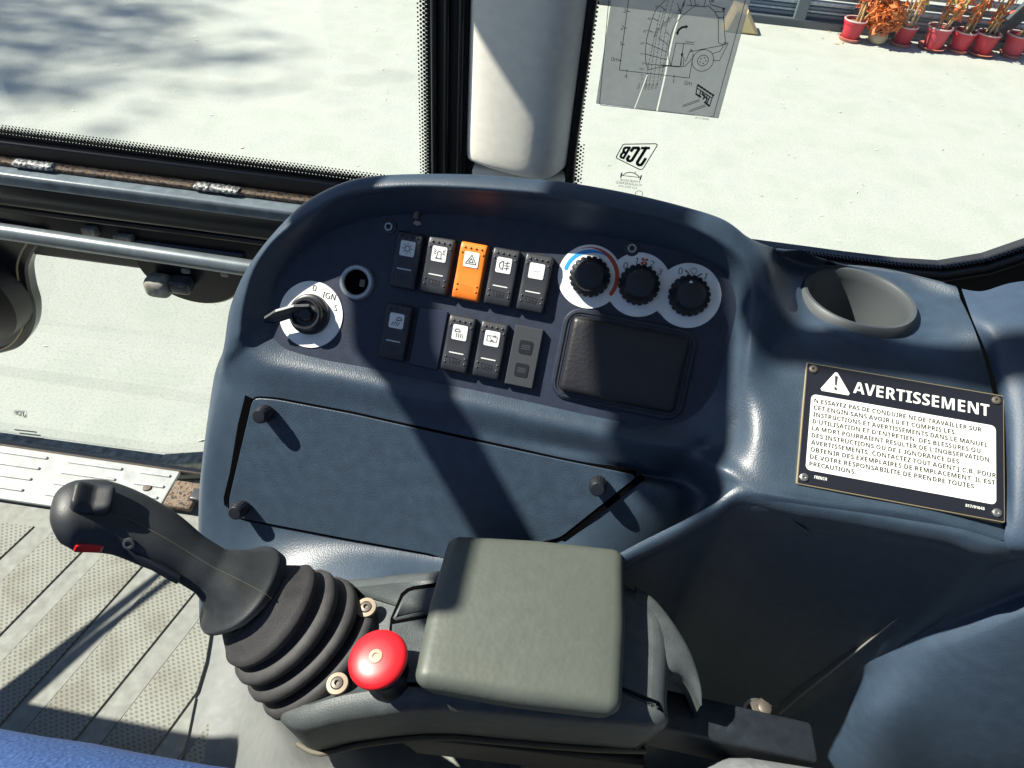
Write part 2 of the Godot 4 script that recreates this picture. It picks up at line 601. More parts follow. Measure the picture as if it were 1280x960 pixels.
	mat("yellow_plastic", lin(0.72, 0.56, 0.26), 0.6)
	mat("bark", lin(0.12, 0.09, 0.06), 0.9)
	m = mat("leaf_green", lin(0.05, 0.09, 0.03), 0.6)
	mat("roof_liner", lin(0.30, 0.30, 0.28), 0.9)
	mat("chip", lin(0.62, 0.62, 0.56), 0.9)
	m = mat("bracket_paint", Color.WHITE, 0.5)
	grain(m, fine, 0.012, 7.0, plastic_tone(lin(0.018, 0.024, 0.032), 48, 500, 12, 0.12))
	mat("cab_dark", lin(0.02, 0.022, 0.026), 0.5)


func _ready() -> void:
	rng.seed = 20
	# ---- camera
	var cam := Camera3D.new()
	cam.name = "camera"
	cam.fov = 54.55
	cam.near = 0.02
	cam.far = 400.0
	cam.transform = Transform3D(Basis(V(0.98971, 0.06770, -0.12603), V(-0.13615, 0.71615, -0.68454), V(0.04391, 0.69466, 0.71800)), V(0, 0.98, 0))
	add_child(cam)
	cam.current = true
	# ---- sky and exposure
	var env := Environment.new()
	var sky := Sky.new()
	var sm := ProceduralSkyMaterial.new()
	sm.sky_top_color = lin(0.14, 0.26, 0.55)
	sm.sky_horizon_color = lin(0.55, 0.68, 0.85)
	sm.sky_curve = 0.12
	sm.ground_bottom_color = lin(0.25, 0.25, 0.22)
	sm.ground_horizon_color = lin(0.45, 0.47, 0.46)
	sm.sky_energy_multiplier = 0.66
	sky.sky_material = sm
	env.background_mode = Environment.BG_SKY
	env.sky = sky
	env.tonemap_mode = Environment.TONE_MAPPER_LINEAR
	env.tonemap_exposure = 2.2
	env.sdfgi_enabled = true
	env.ssao_enabled = true
	env.ssil_enabled = true
	var we := WorldEnvironment.new()
	we.name = "world_environment"
	we.environment = env
	add_child(we)
	# ---- sun
	var sun := DirectionalLight3D.new()
	sun.name = "sun"
	sun.light_energy = 1.5
	sun.light_color = Color(1.0, 0.975, 0.915)
	sun.light_angular_distance = 0.5
	sun.shadow_enabled = true
	sun.transform = Transform3D(Basis.looking_at(V(0.665, -0.745, 0.015), Vector3.UP), V(-4, 6, 0))
	add_child(sun)

	make_materials()
	build_yard()
	build_cab()
	build_door()
	build_rear_window()
	build_floor()
	build_console()
	build_switches()
	build_dials()
	build_sign()
	build_trim()
	build_pod()
	build_lever()
	build_seat_and_person()


# ------------------------------------------------------------------ outside
const GROUND := -1.1

func build_yard() -> void:
	var st := begin(false)
	quad(st, V(-150, GROUND, 150), V(150, GROUND, 150), V(150, GROUND, -150), V(-150, GROUND, -150))
	var g := part(self, "yard_ground", done(st), M.concrete)
	tag(g, "", "", "", "structure")
	# steel barrier along the far edge of the yard
	var f := thing("steel_barrier", "blue grey steel barrier of rails and raked braces behind the flower pots", "barrier", move(2.5, GROUND, -7.06))
	part(f, "base_beam", rbox(V(9.0, 0.065, 0.12), 0.008), M.fence_dark, move(2.5, GROUND + 0.034, -7.04))
	for r in [[0.090, 0.030, "fence_grey"], [0.122, 0.020, "fence_paint"], [0.150, 0.026, "fence_grey"], [0.188, 0.034, "fence_paint"], [0.245, 0.045, "fence_grey"], [0.320, 0.045, "fence_paint"], [0.55, 0.05, "fence_paint"], [0.85, 0.05, "fence_paint"]]:
		part(f, "rail", rbox(V(9.0, r[1], 0.05), 0.008), M[r[2]], move(2.5, GROUND + r[0], -7.06))
	for x in [-1.6, 0.2, 1.72, 3.9, 5.6]:
		part(f, "post", rbox(V(0.10, 1.1, 0.05), 0.010), M.fence_grey, move(x, GROUND + 0.55, -7.01))
	for x in [2.12, 3.30, 4.6]:
		part(f, "brace", rbox(V(0.11, 1.15, 0.05), 0.010), M.fence_dark, Transform3D(Basis(Vector3(0, 0, 1), -0.50), V(x + 0.27, GROUND + 0.50, -7.005)))
	part(f, "back_sheet", rbox(V(9.0, 0.5, 0.02), 0.004), M.fence_grey, move(2.5, GROUND + 0.75, -7.25))
	var yl := thing("yellow_chock", "yellow wedge lying on the ground in front of the steel barrier", "wedge", move(1.20, GROUND, -6.75))
	part(yl, "wedge", prism([Vector2(-0.13, 0), Vector2(0.16, 0), Vector2(0.03, 0.17), Vector2(-0.08, 0.19)], -0.10, 0.10, 0.02), M.yellow_plastic, move(1.20, GROUND, -6.75))
	# pots in a row
	var spots := [V(2.127,-1.1,-6.81), V(2.557,-1.1,-6.837), V(2.812,-1.1,-6.827), V(3.026,-1.1,-6.84), V(3.205,-1.1,-6.824), V(3.47,-1.1,-6.872)]
	var labels := [
		"red flower pot leftmost in the row, left of the orange bush",
		"red flower pot right beside the orange bush with yellow green leaves",
		"red flower pot on a wide orange saucer with yellow leaves, middle of the row",
		"red flower pot without a wide saucer, tall orange shoots leaning right",
		"bright red flower pot on a brown saucer, second from the right",
		"red flower pot with broad orange leaves at the right end of the row"]
	for i in 6:
		var s: Vector3 = spots[i]
		var p := thing("potted_plant", labels[i], "potted plant", move(s.x, GROUND, s.z), "red flower pots along the barrier")
		var k: float = [0.80, 0.76, 0.86, 0.80, 0.84, 0.85][i]
		var at := move(s.x, GROUND, s.z)
		part(p, "saucer", lathe([Vector2(0, 0.001), Vector2(0.08, 0.001), Vector2(0.118 if i in [2, 4] else 0.092, 0.026), Vector2(0.110 if i in [2, 4] else 0.085, 0.028), Vector2(0.07, 0.012), Vector2(0, 0.012)], 24, at * Transform3D(Basis(Vector3.RIGHT, -PI / 2), Vector3())), M.saucer)
		part(p, "pot", lathe([Vector2(0.075 * k, 0.014), Vector2(0.085 * k, 0.03), Vector2(0.107 * k, 0.17 * k), Vector2(0.113 * k, 0.172 * k), Vector2(0.114 * k, 0.195 * k), Vector2(0.102 * k, 0.195 * k), Vector2(0.100 * k, 0.165 * k)], 28, at * Transform3D(Basis(Vector3.RIGHT, -PI / 2), Vector3())), M[["pot_red", "pot_red_faded", "pot_red_dark"][[0, 2, 1, 0, 2, 1][i]]])
		part(p, "rim", lathe([Vector2(0.100 * k, 0.196 * k), Vector2(0.117 * k, 0.197 * k), Vector2(0.119 * k, 0.205 * k), Vector2(0.112 * k, 0.212 * k), Vector2(0.102 * k, 0.208 * k)], 28, at * Transform3D(Basis(Vector3.RIGHT, -PI / 2), Vector3())), M.pot_rim)
		part(p, "soil", lathe([Vector2(0.104 * k, 0.168 * k), Vector2(0.06, 0.18 * k), Vector2(0, 0.184 * k)], 16, at * Transform3D(Basis(Vector3.RIGHT, -PI / 2), Vector3())), M.soil)
		var stems := begin()
		var leaves := {"leaf_orange": begin(false), "leaf_red": begin(false), "leaf_yellow": begin(false)}
		for n in 5:
			var a := rng.randf() * TAU
			var foot := V(s.x + cos(a) * 0.04, GROUND + 0.135, s.z + sin(a) * 0.04)
			var tip := foot + V(rng.randf_range(-0.05, 0.16), rng.randf_range(0.40, 0.62), rng.randf_range(-0.10, 0.08))
			tube([foot, foot.lerp(tip, 0.5) + V(rng.randf_range(-0.02, 0.02), 0, 0), tip], [0.009, 0.007, 0.004], 6, true, stems)
			for q in 22:
				var t := rng.randf_range(0.22, 1.0)
				var c := foot.lerp(tip, t) + V(rng.randf_range(-0.03, 0.03), rng.randf_range(-0.02, 0.02), rng.randf_range(-0.03, 0.03))
				var kind: String = ["leaf_orange", "leaf_red", "leaf_yellow"][rng.randi() % 3 if i in [1, 2] else rng.randi() % 2]
				leaf(leaves[kind], c, rng.randf_range(0.025, 0.05))
		part(p, "stems", done(stems), M.stem)
		for kind in leaves:
			var mesh: ArrayMesh = done(leaves[kind])
			if mesh.get_surface_count(): part(p, "foliage", mesh, M[kind])
	var o: Vector3 = V(2.345,-1.1,-6.806)
	var bush := thing("orange_bush", "round shaggy orange dried plant in a small clay pot between two red pots", "potted plant", move(o.x, GROUND, o.z))
	part(bush, "pot", lathe([Vector2(0.04, 0.001), Vector2(0.07, 0.025), Vector2(0.078, 0.07), Vector2(0.06, 0.10), Vector2(0.0, 0.09)], 24, move(o.x, GROUND, o.z) * Transform3D(Basis(Vector3.RIGHT, -PI / 2), Vector3())), M.pot_clay)
	var fl := begin(false)
	for n in 900:
		var d := V(rng.randfn(), rng.randfn(), rng.randfn()).normalized()
		var r := rng.randf_range(0.07, 0.150)
		var c := o + V(0, 0.21, 0) + V(d.x * r * 1.05, d.y * r * 0.95, d.z * r)
		if c.y < GROUND + 0.05: continue
		leaf(fl, c, rng.randf_range(0.02, 0.045))
	part(bush, "foliage", done(fl), M.leaf_orange)
	# pale chips strewn over the slab
	var ch := begin(false)
	for n in 420:
		var c := V(rng.randf_range(-6.0, 6.0), GROUND + 0.004, rng.randf_range(-6.8, -1.5))
		var a := rng.randf() * TAU
		var l := V(cos(a), 0, sin(a)) * rng.randf_range(0.004, 0.020)
		var w := V(-sin(a), 0, cos(a)) * rng.randf_range(0.002, 0.006)
		quad(ch, c - l, c + w + V(0, 0.003, 0), c + l, c - w)
	tag(part(self, "ground_chips", done(ch), M.chip), "pale chips and grit scattered over the yard", "grit", "", "stuff")
	# fallen leaves and chips by the pots
	var lf := begin(false)
	for n in 90:
		leaf(lf, V(rng.randf_range(1.9, 4.2), GROUND + 0.006, -6.95 + rng.randfn() * 0.12), rng.randf_range(0.012, 0.03), true)
	var litter := part(self, "leaf_litter", done(lf), M.stem)
	tag(litter, "dry leaf litter scattered on the ground before the pots", "litter", "", "stuff")
	# the tree whose shade falls on the yard
	var base: Vector3 = V(-21.56,-1.1,-5.393)
	var tree := thing("shade_tree", "broad green tree standing in the yard beyond the front of the cab", "tree", move(base.x, base.y, base.z))
	var tk := begin()
	tube([base, base + V(0.1, 9.0, 0.05), base + V(0.0, 18.0, 0.1)], [0.34, 0.24, 0.14], 10, true, tk)
	var cr_st := begin(false)
	for n in 16:
		var a := TAU * n / 16.0 + rng.randf()
		var from := base + V(0, rng.randf_range(14.0, 18.0), 0)
		var to := base + V(cos(a) * rng.randf_range(0.6, 2.2), rng.randf_range(18.6, 20.8), sin(a) * rng.randf_range(0.3, 1.3))
		tube([from, from.lerp(to, 0.5) + V(0, 0.2, 0), to], [0.06, 0.04, 0.015], 6, true, tk)
		for q in 80:
			leaf(cr_st, to + V(rng.randfn() * 0.42, rng.randfn() * 0.22, rng.randfn() * 0.34), rng.randf_range(0.06, 0.12))
	part(tree, "trunk", done(tk), M.bark)
	part(tree, "crown", done(cr_st), M.leaf_green)


func leaf(st: SurfaceTool, c: Vector3, s: float, flat := false) -> void:
	var a := V(rng.randfn(), rng.randfn() * (0.1 if flat else 1.0), rng.randfn()).normalized()
	var b := V(rng.randfn(), rng.randfn() * (0.1 if flat else 1.0), rng.randfn()).cross(a).normalized()
	if flat: b = (a.cross(Vector3.UP) + V(0, 0.1, 0)).normalized()
	var n := a.cross(b) * s * 0.18
	quad(st, c - a * s, c + b * s * 0.45 + n, c + a * s, c - b * s * 0.45 + n)


# ------------------------------------------------------------------ the cab
const WALL := -0.78

func build_cab() -> void:
	var c := thing("cab_shell", "pale cab roof and dark steel corner posts around the seat", "vehicle cab", move(0.3, 0, 0))
	part(c, "roof", rbox(V(1.65, 0.06, 1.75), 0.02), M.roof_liner, move(0.475, 1.70, 0.06))
	part(c, "header_brace", rbox(V(0.04, 0.078, 0.36), 0.012), M.cab_dark, Transform3D(Basis(Vector3.RIGHT, 0.60), V(-0.75, 1.592, -0.52)))
	part(c, "corner_plate", rbox(V(0.05, 0.30, 0.20), 0.012), M.cab_dark, move(-0.75, 1.60, -0.745))
	part(c, "upper_post", rbox(V(0.04, 0.36, 0.034), 0.010), M.cab_dark, move(-0.75, 1.83, -0.470))
	part(c, "roof_rail", rbox(V(0.45, 0.06, 0.06), 0.015), M.cab_dark, move(-0.55, 1.70, 0.90))
	part(c, "screen_bar", rbox(V(0.03, 0.044, 0.27), 0.010), M.cab_dark, move(-0.75, 1.291, -0.397))
	part(c, "screen_bar", rbox(V(0.03, 0.052, 0.26), 0.010), M.cab_dark, Transform3D(Basis(Vector3.RIGHT, 0.72), V(-0.75, 1.291 + 0.058, -0.53)))
	part(c, "post", rbox(V(0.06, 1.75, 0.06), 0.015), M.cab_dark, move(-0.75, 0.80, 0.90))
	part(c, "post", rbox(V(0.07, 1.75, 0.07), 0.015), M.cab_dark, move(1.15, 0.8, -0.80))
	part(c, "post", rbox(V(0.07, 1.75, 0.07), 0.015), M.cab_dark, move(1.15, 0.8, 0.90))
	part(c, "rear_panel", rbox(V(0.04, 1.25, 1.7), 0.01), M.cab_dark, move(1.2, 0.62, 0.05))
	part(c, "side_panel", rbox(V(1.9, 1.15, 0.04), 0.01), M.cab_dark, move(0.2, 0.56, 0.92))
	# the wall below and between the windows on this side
	var st := begin(false)
	var xf := frame(V(0, 0, WALL - 0.03), Vector3.RIGHT, Vector3.UP, Vector3.BACK)
	var curve := [Vector2(-0.006,1.62), Vector2(-0.006,0.6), Vector2(-0.004,0.555), Vector2(0.006,0.525), Vector2(0.03,0.508), Vector2(0.08,0.5), Vector2(0.2,0.496), Vector2(0.34,0.495), Vector2(0.4,0.4955), Vector2(0.447,0.499), Vector2(0.49,0.516), Vector2(0.53,0.545), Vector2(0.58,0.6), Vector2(0.64,0.72), Vector2(0.7,0.95), Vector2(0.74,1.3), Vector2(0.75,1.62)]
	var outl := [Vector2(-0.135, 0.0), Vector2(-0.135, 1.62), Vector2(-0.035, 1.62)]
	for q in curve: outl.append(q)
	outl.append(Vector2(1.15, 1.62)); outl.append(Vector2(1.19, 1.62)); outl.append(Vector2(1.19, 0.0))
	prism_into(st, outl, 0.0, 0.026, 0.003, xf)
	part(c, "side_wall", done(st), M.cab_dark, Transform3D())
	# door post seal: a black rubber moulding with ribs
	var s := thing("door_seal", "black ribbed rubber seal running down the door post", "rubber seal", move(-0.143, 0.4, WALL))
	part(s, "seal_strip", rbox(V(0.040, 1.3, 0.016), 0.004), M.seal_black, move(-0.143, 0.98, WALL + 0.002))
	for x in [-0.158, -0.145, -0.130]:
		part(s, "rib", rbox(V(0.006, 1.3, 0.012), 0.003), M.door_black, move(x, 0.98, WALL + 0.012))
	# trim over the pillar
	var p := thing("pillar_cover", "pale beige moulded cover on the pillar between door and window", "pillar trim", move(-0.07, 0.5, WALL))
	var rows := []
	for r in [[1.6, 0.0], [1.1, 0.0], [0.8, 0.0], [0.66, 0.0], [0.60, 0.0], [0.583, -0.001], [0.577, -0.004], [0.574, -0.012], [0.573, -0.020]]:
		var l := []
		for q in [[-0.124, -0.004], [-0.122, 0.010], [-0.116, 0.020], [-0.095, 0.031], [-0.065, 0.040], [-0.045, 0.043], [-0.032, 0.040], [-0.022, 0.030], [-0.012, 0.010], [-0.008, -0.006]]:
			l.append(V(q[0], r[0], WALL + q[1] + r[1]))
		rows.append(l)
	part(p, "cover", sheet(rows, 3, 3), M.beige_plastic, Transform3D())
	part(p, "foot", rbox(V(0.106, 0.20, 0.026), 0.005), M.beige_plastic, move(-0.062, 0.468, WALL + 0.004))


func dots_into(st: SurfaceTool, from: Vector2, to: Vector2, inward: Vector2, rows: int, pitch: float, z: float) -> void:
	# printed dot fringe that thins out away from the glass edge
	var d := (to - from)
	var n := int(d.length() / pitch)
	for r in rows:
		var rad := pitch * 0.62 * (1.0 - 0.72 * r / float(rows))
		for k in n:
			var c := from + d * ((k + (0.5 if r % 2 else 0.0)) / n) + inward * pitch * 0.72 * (r + 0.2)
			var q := []
			for a in 6: q.append(c + Vector2.from_angle(TAU * a / 6.0) * rad)
			for a in range(1, 5): tri(st, V(q[0].x, q[0].y, z), V(q[a].x, q[a].y, z), V(q[a + 1].x, q[a + 1].y, z))


func build_door() -> void:
	var d := thing("cab_door", "black framed cab door with upper and lower glass left of the pillar", "door", move(-0.9, -0.15, WALL))
	var xf := move(0, 0, WALL)
	# upper glass with its dotted edge
	part(d, "upper_pane", prism([Vector2(-1.9, 0.50), Vector2(-0.160, 0.50), Vector2(-0.160, 1.6), Vector2(-1.9, 1.6)], -0.012, -0.008), M.glass, xf)
	var st := begin(false)
	fill(st, [Vector2(-1.9, 0.49), Vector2(-0.155, 0.49), Vector2(-0.155, 1.6), Vector2(-0.166, 1.6), Vector2(-0.166, 0.521), Vector2(-1.9, 0.529)], -0.0065)
	dots_into(st, Vector2(-1.0, 0.5262), Vector2(-0.166, 0.5225), Vector2(0, 1), 4, 0.0042, -0.0065)
	dots_into(st, Vector2(-0.166, 0.525), Vector2(-0.166, 1.1), Vector2(-1, 0), 5, 0.0042, -0.0065)
	part(d, "glass_edge_print", done(st), M.frit, xf)
	part(d, "seal", rbox(V(1.8, 0.022, 0.012), 0.004), M.seal_black, move(-1.03, 0.5075, WALL - 0.001))
	# waist rail under the glass: rusty seam, welds, painted ledge
	part(d, "rust_seam", rbox(V(1.70, 0.0060, 0.018), 0.002), M.rust, move(-1.02, 0.4958, WALL + 0.008), "orange brown rusty seam under the door glass")
	for w in [[-0.672, 0.016], [-0.655, 0.022], [-0.640, 0.014], [-0.442, 0.018], [-0.425, 0.026], [-0.408, 0.016]]:
		part(d, "weld", rbox(V(w[1] * 1.3, 0.0075, 0.013), 0.0036, 3, 6, func(p: Vector3) -> Vector3: return p * (1.0 + 0.16 * sin(p.x * 1300.0 + w[0] * 90.0) * cos(p.y * 700.0 + p.x * 400.0))), M.weld, move(w[0], 0.4985, WALL + 0.014))
	part(d, "waist_rail", rbox(V(1.75, 0.018, 0.060), 0.005), M.door_paint, move(-1.02, 0.4832, WALL + 0.004))
	part(d, "rail_face", rbox(V(1.75, 0.036, 0.050), 0.006), M.door_black, move(-1.02, 0.457, WALL + 0.002))
	part(d, "inner_panel", rbox(V(1.75, 0.11, 0.030), 0.006), M.door_black, move(-1.02, 0.402, WALL - 0.012))
	part(d, "panel_lip", rbox(V(1.75, 0.008, 0.010), 0.003), M.door_black, move(-1.02, 0.424, WALL + 0.007))
	for q in [[-0.62, 0.405, 0.010], [-0.575, 0.398, 0.013], [-0.50, 0.362, 0.006], [-0.445, 0.366, 0.006]]:
		part(d, "fixing", rbox(V(q[2] * 2, q[2] * 1.3, 0.012), 0.003), M.gasket_grey, move(q[0], q[1], WALL + 0.008))
	# lower glass and the round cut-outs for hinge and latch
	part(d, "lower_pane", prism([Vector2(-1.5, -0.085), Vector2(-0.655, -0.072), Vector2(-0.58, -0.055), Vector2(-0.20, -0.02), Vector2(-0.20, 0.36), Vector2(-1.5, 0.36)], -0.012, -0.008), M.glass_dusty, xf)
	var lobe_line := refine_line([V(-0.6841,0.3957,0), V(-0.7013,0.3742,0), V(-0.7202,0.3519,0), V(-0.7359,0.3267,0), V(-0.7455,0.2933,0), V(-0.7517,0.2589,0), V(-0.7669,0.223,0), V(-0.789,0.1923,0), V(-0.814,0.1684,0), V(-0.8409,0.1536,0), V(-0.8834,0.1375,0), V(-0.9524,0.1182,0)], 6, false)
	var plate := [Vector2(-1.2, 0.158), Vector2(-1.2, 0.43)]
	for q in lobe_line: plate.append(Vector2(q.x, q.y))
	part(d, "hinge_plate", prism(plate, -0.006, 0.012, 0.003), M.door_black, xf)
	var edge_line := []
	for q in lobe_line: edge_line.append(V(q.x - 0.012, q.y + 0.004, WALL + 0.0135))
	part(d, "hinge_edge", tube(edge_line, 0.0016, 6), M.brass_edge, Transform3D())
	part(d, "hinge_cover", lathe([Vector2(0.085, 0.0), Vector2(0.08, 0.030), Vector2(0.06, 0.044), Vector2(0, 0.046)], 32, move(-0.835, 0.285, WALL + 0.012)), M.seal_black)
	var half := [Vector2(-0.575, 0.375)]
	for a in 25: half.append(Vector2(-0.495 + cos(PI + PI * a / 24.0) * 0.076, 0.372 + sin(PI + PI * a / 24.0) * 0.066))
	half.append(Vector2(-0.415, 0.375)); half.append(Vector2(-0.415, 0.40)); half.append(Vector2(-0.575, 0.40))
	part(d, "latch_plate", prism(half, -0.006, 0.010, 0.003), M.door_black, xf)
	part(d, "latch_knob", rbox(V(0.036, 0.030, 0.030), 0.011), M.gasket_grey, move(-0.534, 0.344, WALL + 0.026), "grey latch knob under the grab bar")
	part(d, "latch_lever", rbox(V(0.030, 0.020, 0.024), 0.006), M.bump_black, move(-0.505, 0.347, WALL + 0.022))
	st = begin(false)
	dots_into(st, Vector2(-0.56, 0.338), Vector2(-0.495, 0.304), Vector2(-0.4, -0.9), 2, 0.0042, -0.0065)
	dots_into(st, Vector2(-0.495, 0.304), Vector2(-0.43, 0.338), Vector2(0.4, -0.9), 2, 0.0042, -0.0065)
	part(d, "cutout_print", done(st), M.frit, xf)
	# layered sill under the lower glass
	for q in [[-0.088, 0.020, "gasket_grey", 0.004], [-0.106, 0.020, "door_black", 0.012], [-0.124, 0.018, "gasket_grey", 0.020], [-0.142, 0.020, "gasket_grey", 0.028]]:
		part(d, "sill_layer", rbox(V(1.2, q[1], 0.03), 0.005), M[q[2]], Transform3D(Basis(Vector3(0, 0, 1), 0.014), V(-1.252, q[0] - 0.004, WALL + q[3])))
		part(d, "sill_layer", rbox(V(0.10, q[1], 0.03), 0.005), M[q[2]], Transform3D(Basis(Vector3(0, 0, 1), 0.30), V(-0.607, q[0] + 0.020, WALL + q[3])))
	# faint maker's print low on the glass
	st = begin(false)
	logo(st, Vector2(-0.8939,-0.0149), 0.62)
	for k in 3: stroke(st, [Vector2(-0.925 + k * 0.006, -0.062 - k * 0.008), Vector2(-0.885 + k * 0.004, -0.060 - k * 0.008)], 0.004, 0)
	part(d, "glass_mark", done(st), M.ink_soft, move(0, 0, WALL - 0.0068))
	# grab bar across the door
	var bar := thing("grab_bar", "round steel grab bar running across the inside of the door", "grab bar", move(-0.7, 0.36, -0.72))
	part(bar, "tube", tube([V(-1.452,0.4392,-0.72), V(-0.249,0.4174,-0.72)], 0.0105, 24), M.bar_paint, Transform3D())
	for x in [-1.35, -0.23]:
		part(bar, "bracket", rbox(V(0.03, 0.03, 0.07), 0.006), M.door_black, move(x, 0.366, -0.75))


func logo(st: SurfaceTool, at: Vector2, k: float) -> void:
	# lozenge and slanting letters, seen from behind; measured from the middle of the mark
	var go := func(l: Array) -> Array: return l.map(func(q: Vector2) -> Vector2: return at + q * k)
	stroke(st, go.call([Vector2(-0.0157,0.0117), Vector2(0.0183,0.0166), Vector2(0.0199,0.0158), Vector2(0.0202,0.0145), Vector2(0.0101,-0.0144), Vector2(0.0081,-0.0157), Vector2(0.0062,-0.0156), Vector2(-0.0205,-0.0059), Vector2(-0.0216,-0.0046), Vector2(-0.0215,-0.0032), Vector2(-0.017,0.0105)]), 0.0011 * k, 0, true)
	for l in [[[Vector2(0.0093,0.0111), Vector2(0.0025,-0.0073), Vector2(0.0029,-0.0094), Vector2(0.0049,-0.0106), Vector2(0.0071,-0.0101), Vector2(0.0081,-0.0087), Vector2(0.0106,-0.0022)], 0.0034], [[Vector2(0.0043,0.0097), Vector2(0.0122,0.0107)], 0.0032], [[Vector2(-0.0066,0.0048), Vector2(-0.0049,0.0087), Vector2(0.0005,0.0094), Vector2(0.0014,0.0081), Vector2(-0.0038,-0.0057), Vector2(-0.0054,-0.0071), Vector2(-0.008,-0.0068), Vector2(-0.0093,-0.0051), Vector2(-0.0079,-0.0014)], 0.0034], [[Vector2(-0.0136,-0.0046), Vector2(-0.0089,0.0085), Vector2(-0.0137,0.0078), Vector2(-0.0147,0.0064), Vector2(-0.0151,0.0036), Vector2(-0.0137,0.0023), Vector2(-0.0111,0.0023)], 0.0029], [[Vector2(-0.0111,0.0023), Vector2(-0.0151,0.0018), Vector2(-0.0165,0), Vector2(-0.0171,-0.0029), Vector2(-0.0161,-0.0041), Vector2(-0.0136,-0.0046)], 0.0027]]: stroke(st, go.call(l[0]), l[1] * k, 0)


func build_rear_window() -> void:
	var w := thing("side_window", "large side window pane right of the pillar with a curved lower edge", "window", move(0.5, 0.5, WALL))
	var xf := move(0, 0, WALL)
	part(w, "pane", prism([Vector2(-0.02, 0.45), Vector2(1.15, 0.45), Vector2(1.15, 1.6), Vector2(-0.02, 1.6)], -0.012, -0.008), M.glass, xf)
	var curve := [Vector2(-0.006,1.62), Vector2(-0.006,0.6), Vector2(-0.004,0.555), Vector2(0.006,0.525), Vector2(0.03,0.508), Vector2(0.08,0.5), Vector2(0.2,0.496), Vector2(0.34,0.495), Vector2(0.4,0.4955), Vector2(0.447,0.499), Vector2(0.49,0.516), Vector2(0.53,0.545), Vector2(0.58,0.6), Vector2(0.64,0.72), Vector2(0.7,0.95), Vector2(0.74,1.3), Vector2(0.75,1.62)]
	var st := begin(false)
	for i in curve.size() - 1:
		var a: Vector2 = curve[i]
		var b: Vector2 = curve[i + 1]
		var n := (b - a).normalized()
		dots_into(st, a, b, Vector2(-n.y, n.x), 5 if i > 0 and b.x < 0.06 else 3, 0.0042, -0.0065)
	part(w, "glass_edge_print", done(st), M.frit, xf)
	st = begin()
	var path := []
	for q in curve: path.append(V(q.x, q.y - 0.004, WALL + 0.0))
	part(w, "gasket", tube(path, 0.006, 8), M.seal_black, Transform3D())
	st = begin(false)
	logo(st, Vector2(0.066,0.5953), 1.0)
	var ar := refine_line([V(0.0552,0.5702, 0), V(0.0591,0.5736, 0), V(0.0642,0.5747, 0), V(0.0697,0.5734, 0), V(0.0745,0.5699, 0)], 4, false)
	var flat := []
	for q in ar: flat.append(Vector2(q.x, q.y))
	stroke(st, flat, 0.0010)
	stroke(st, [Vector2(0.0537,0.5696), Vector2(0.0756,0.5699)], 0.0008)
	stroke(st, [Vector2(0.0534,0.5726), Vector2(0.0535,0.5673)], 0.0016)
	stroke(st, [Vector2(0.0759,0.5724), Vector2(0.0755,0.5672)], 0.0016)
	write(st, "TYNESIDE", 0.0028, Vector2(0.0648,0.5628), 0.5, 0.0240, false, 0.0, true)
	write(st, "TOUGHENED", 0.0028, Vector2(0.0639,0.559), 0.5, 0.0300, false, 0.0, true)
	write(st, "AS2 M32 43R", 0.0020, Vector2(0.0634,0.5554), 0.5, 0.0215, false, 0.0, true)
	stroke(st, arc(Vector2(0.0776,0.5492), 0.0042, 0, 360, 18), 0.0006)
	part(w, "glass_mark", done(st), M.chart_ink, move(0, 0, WALL - 0.0068))
	build_chart()


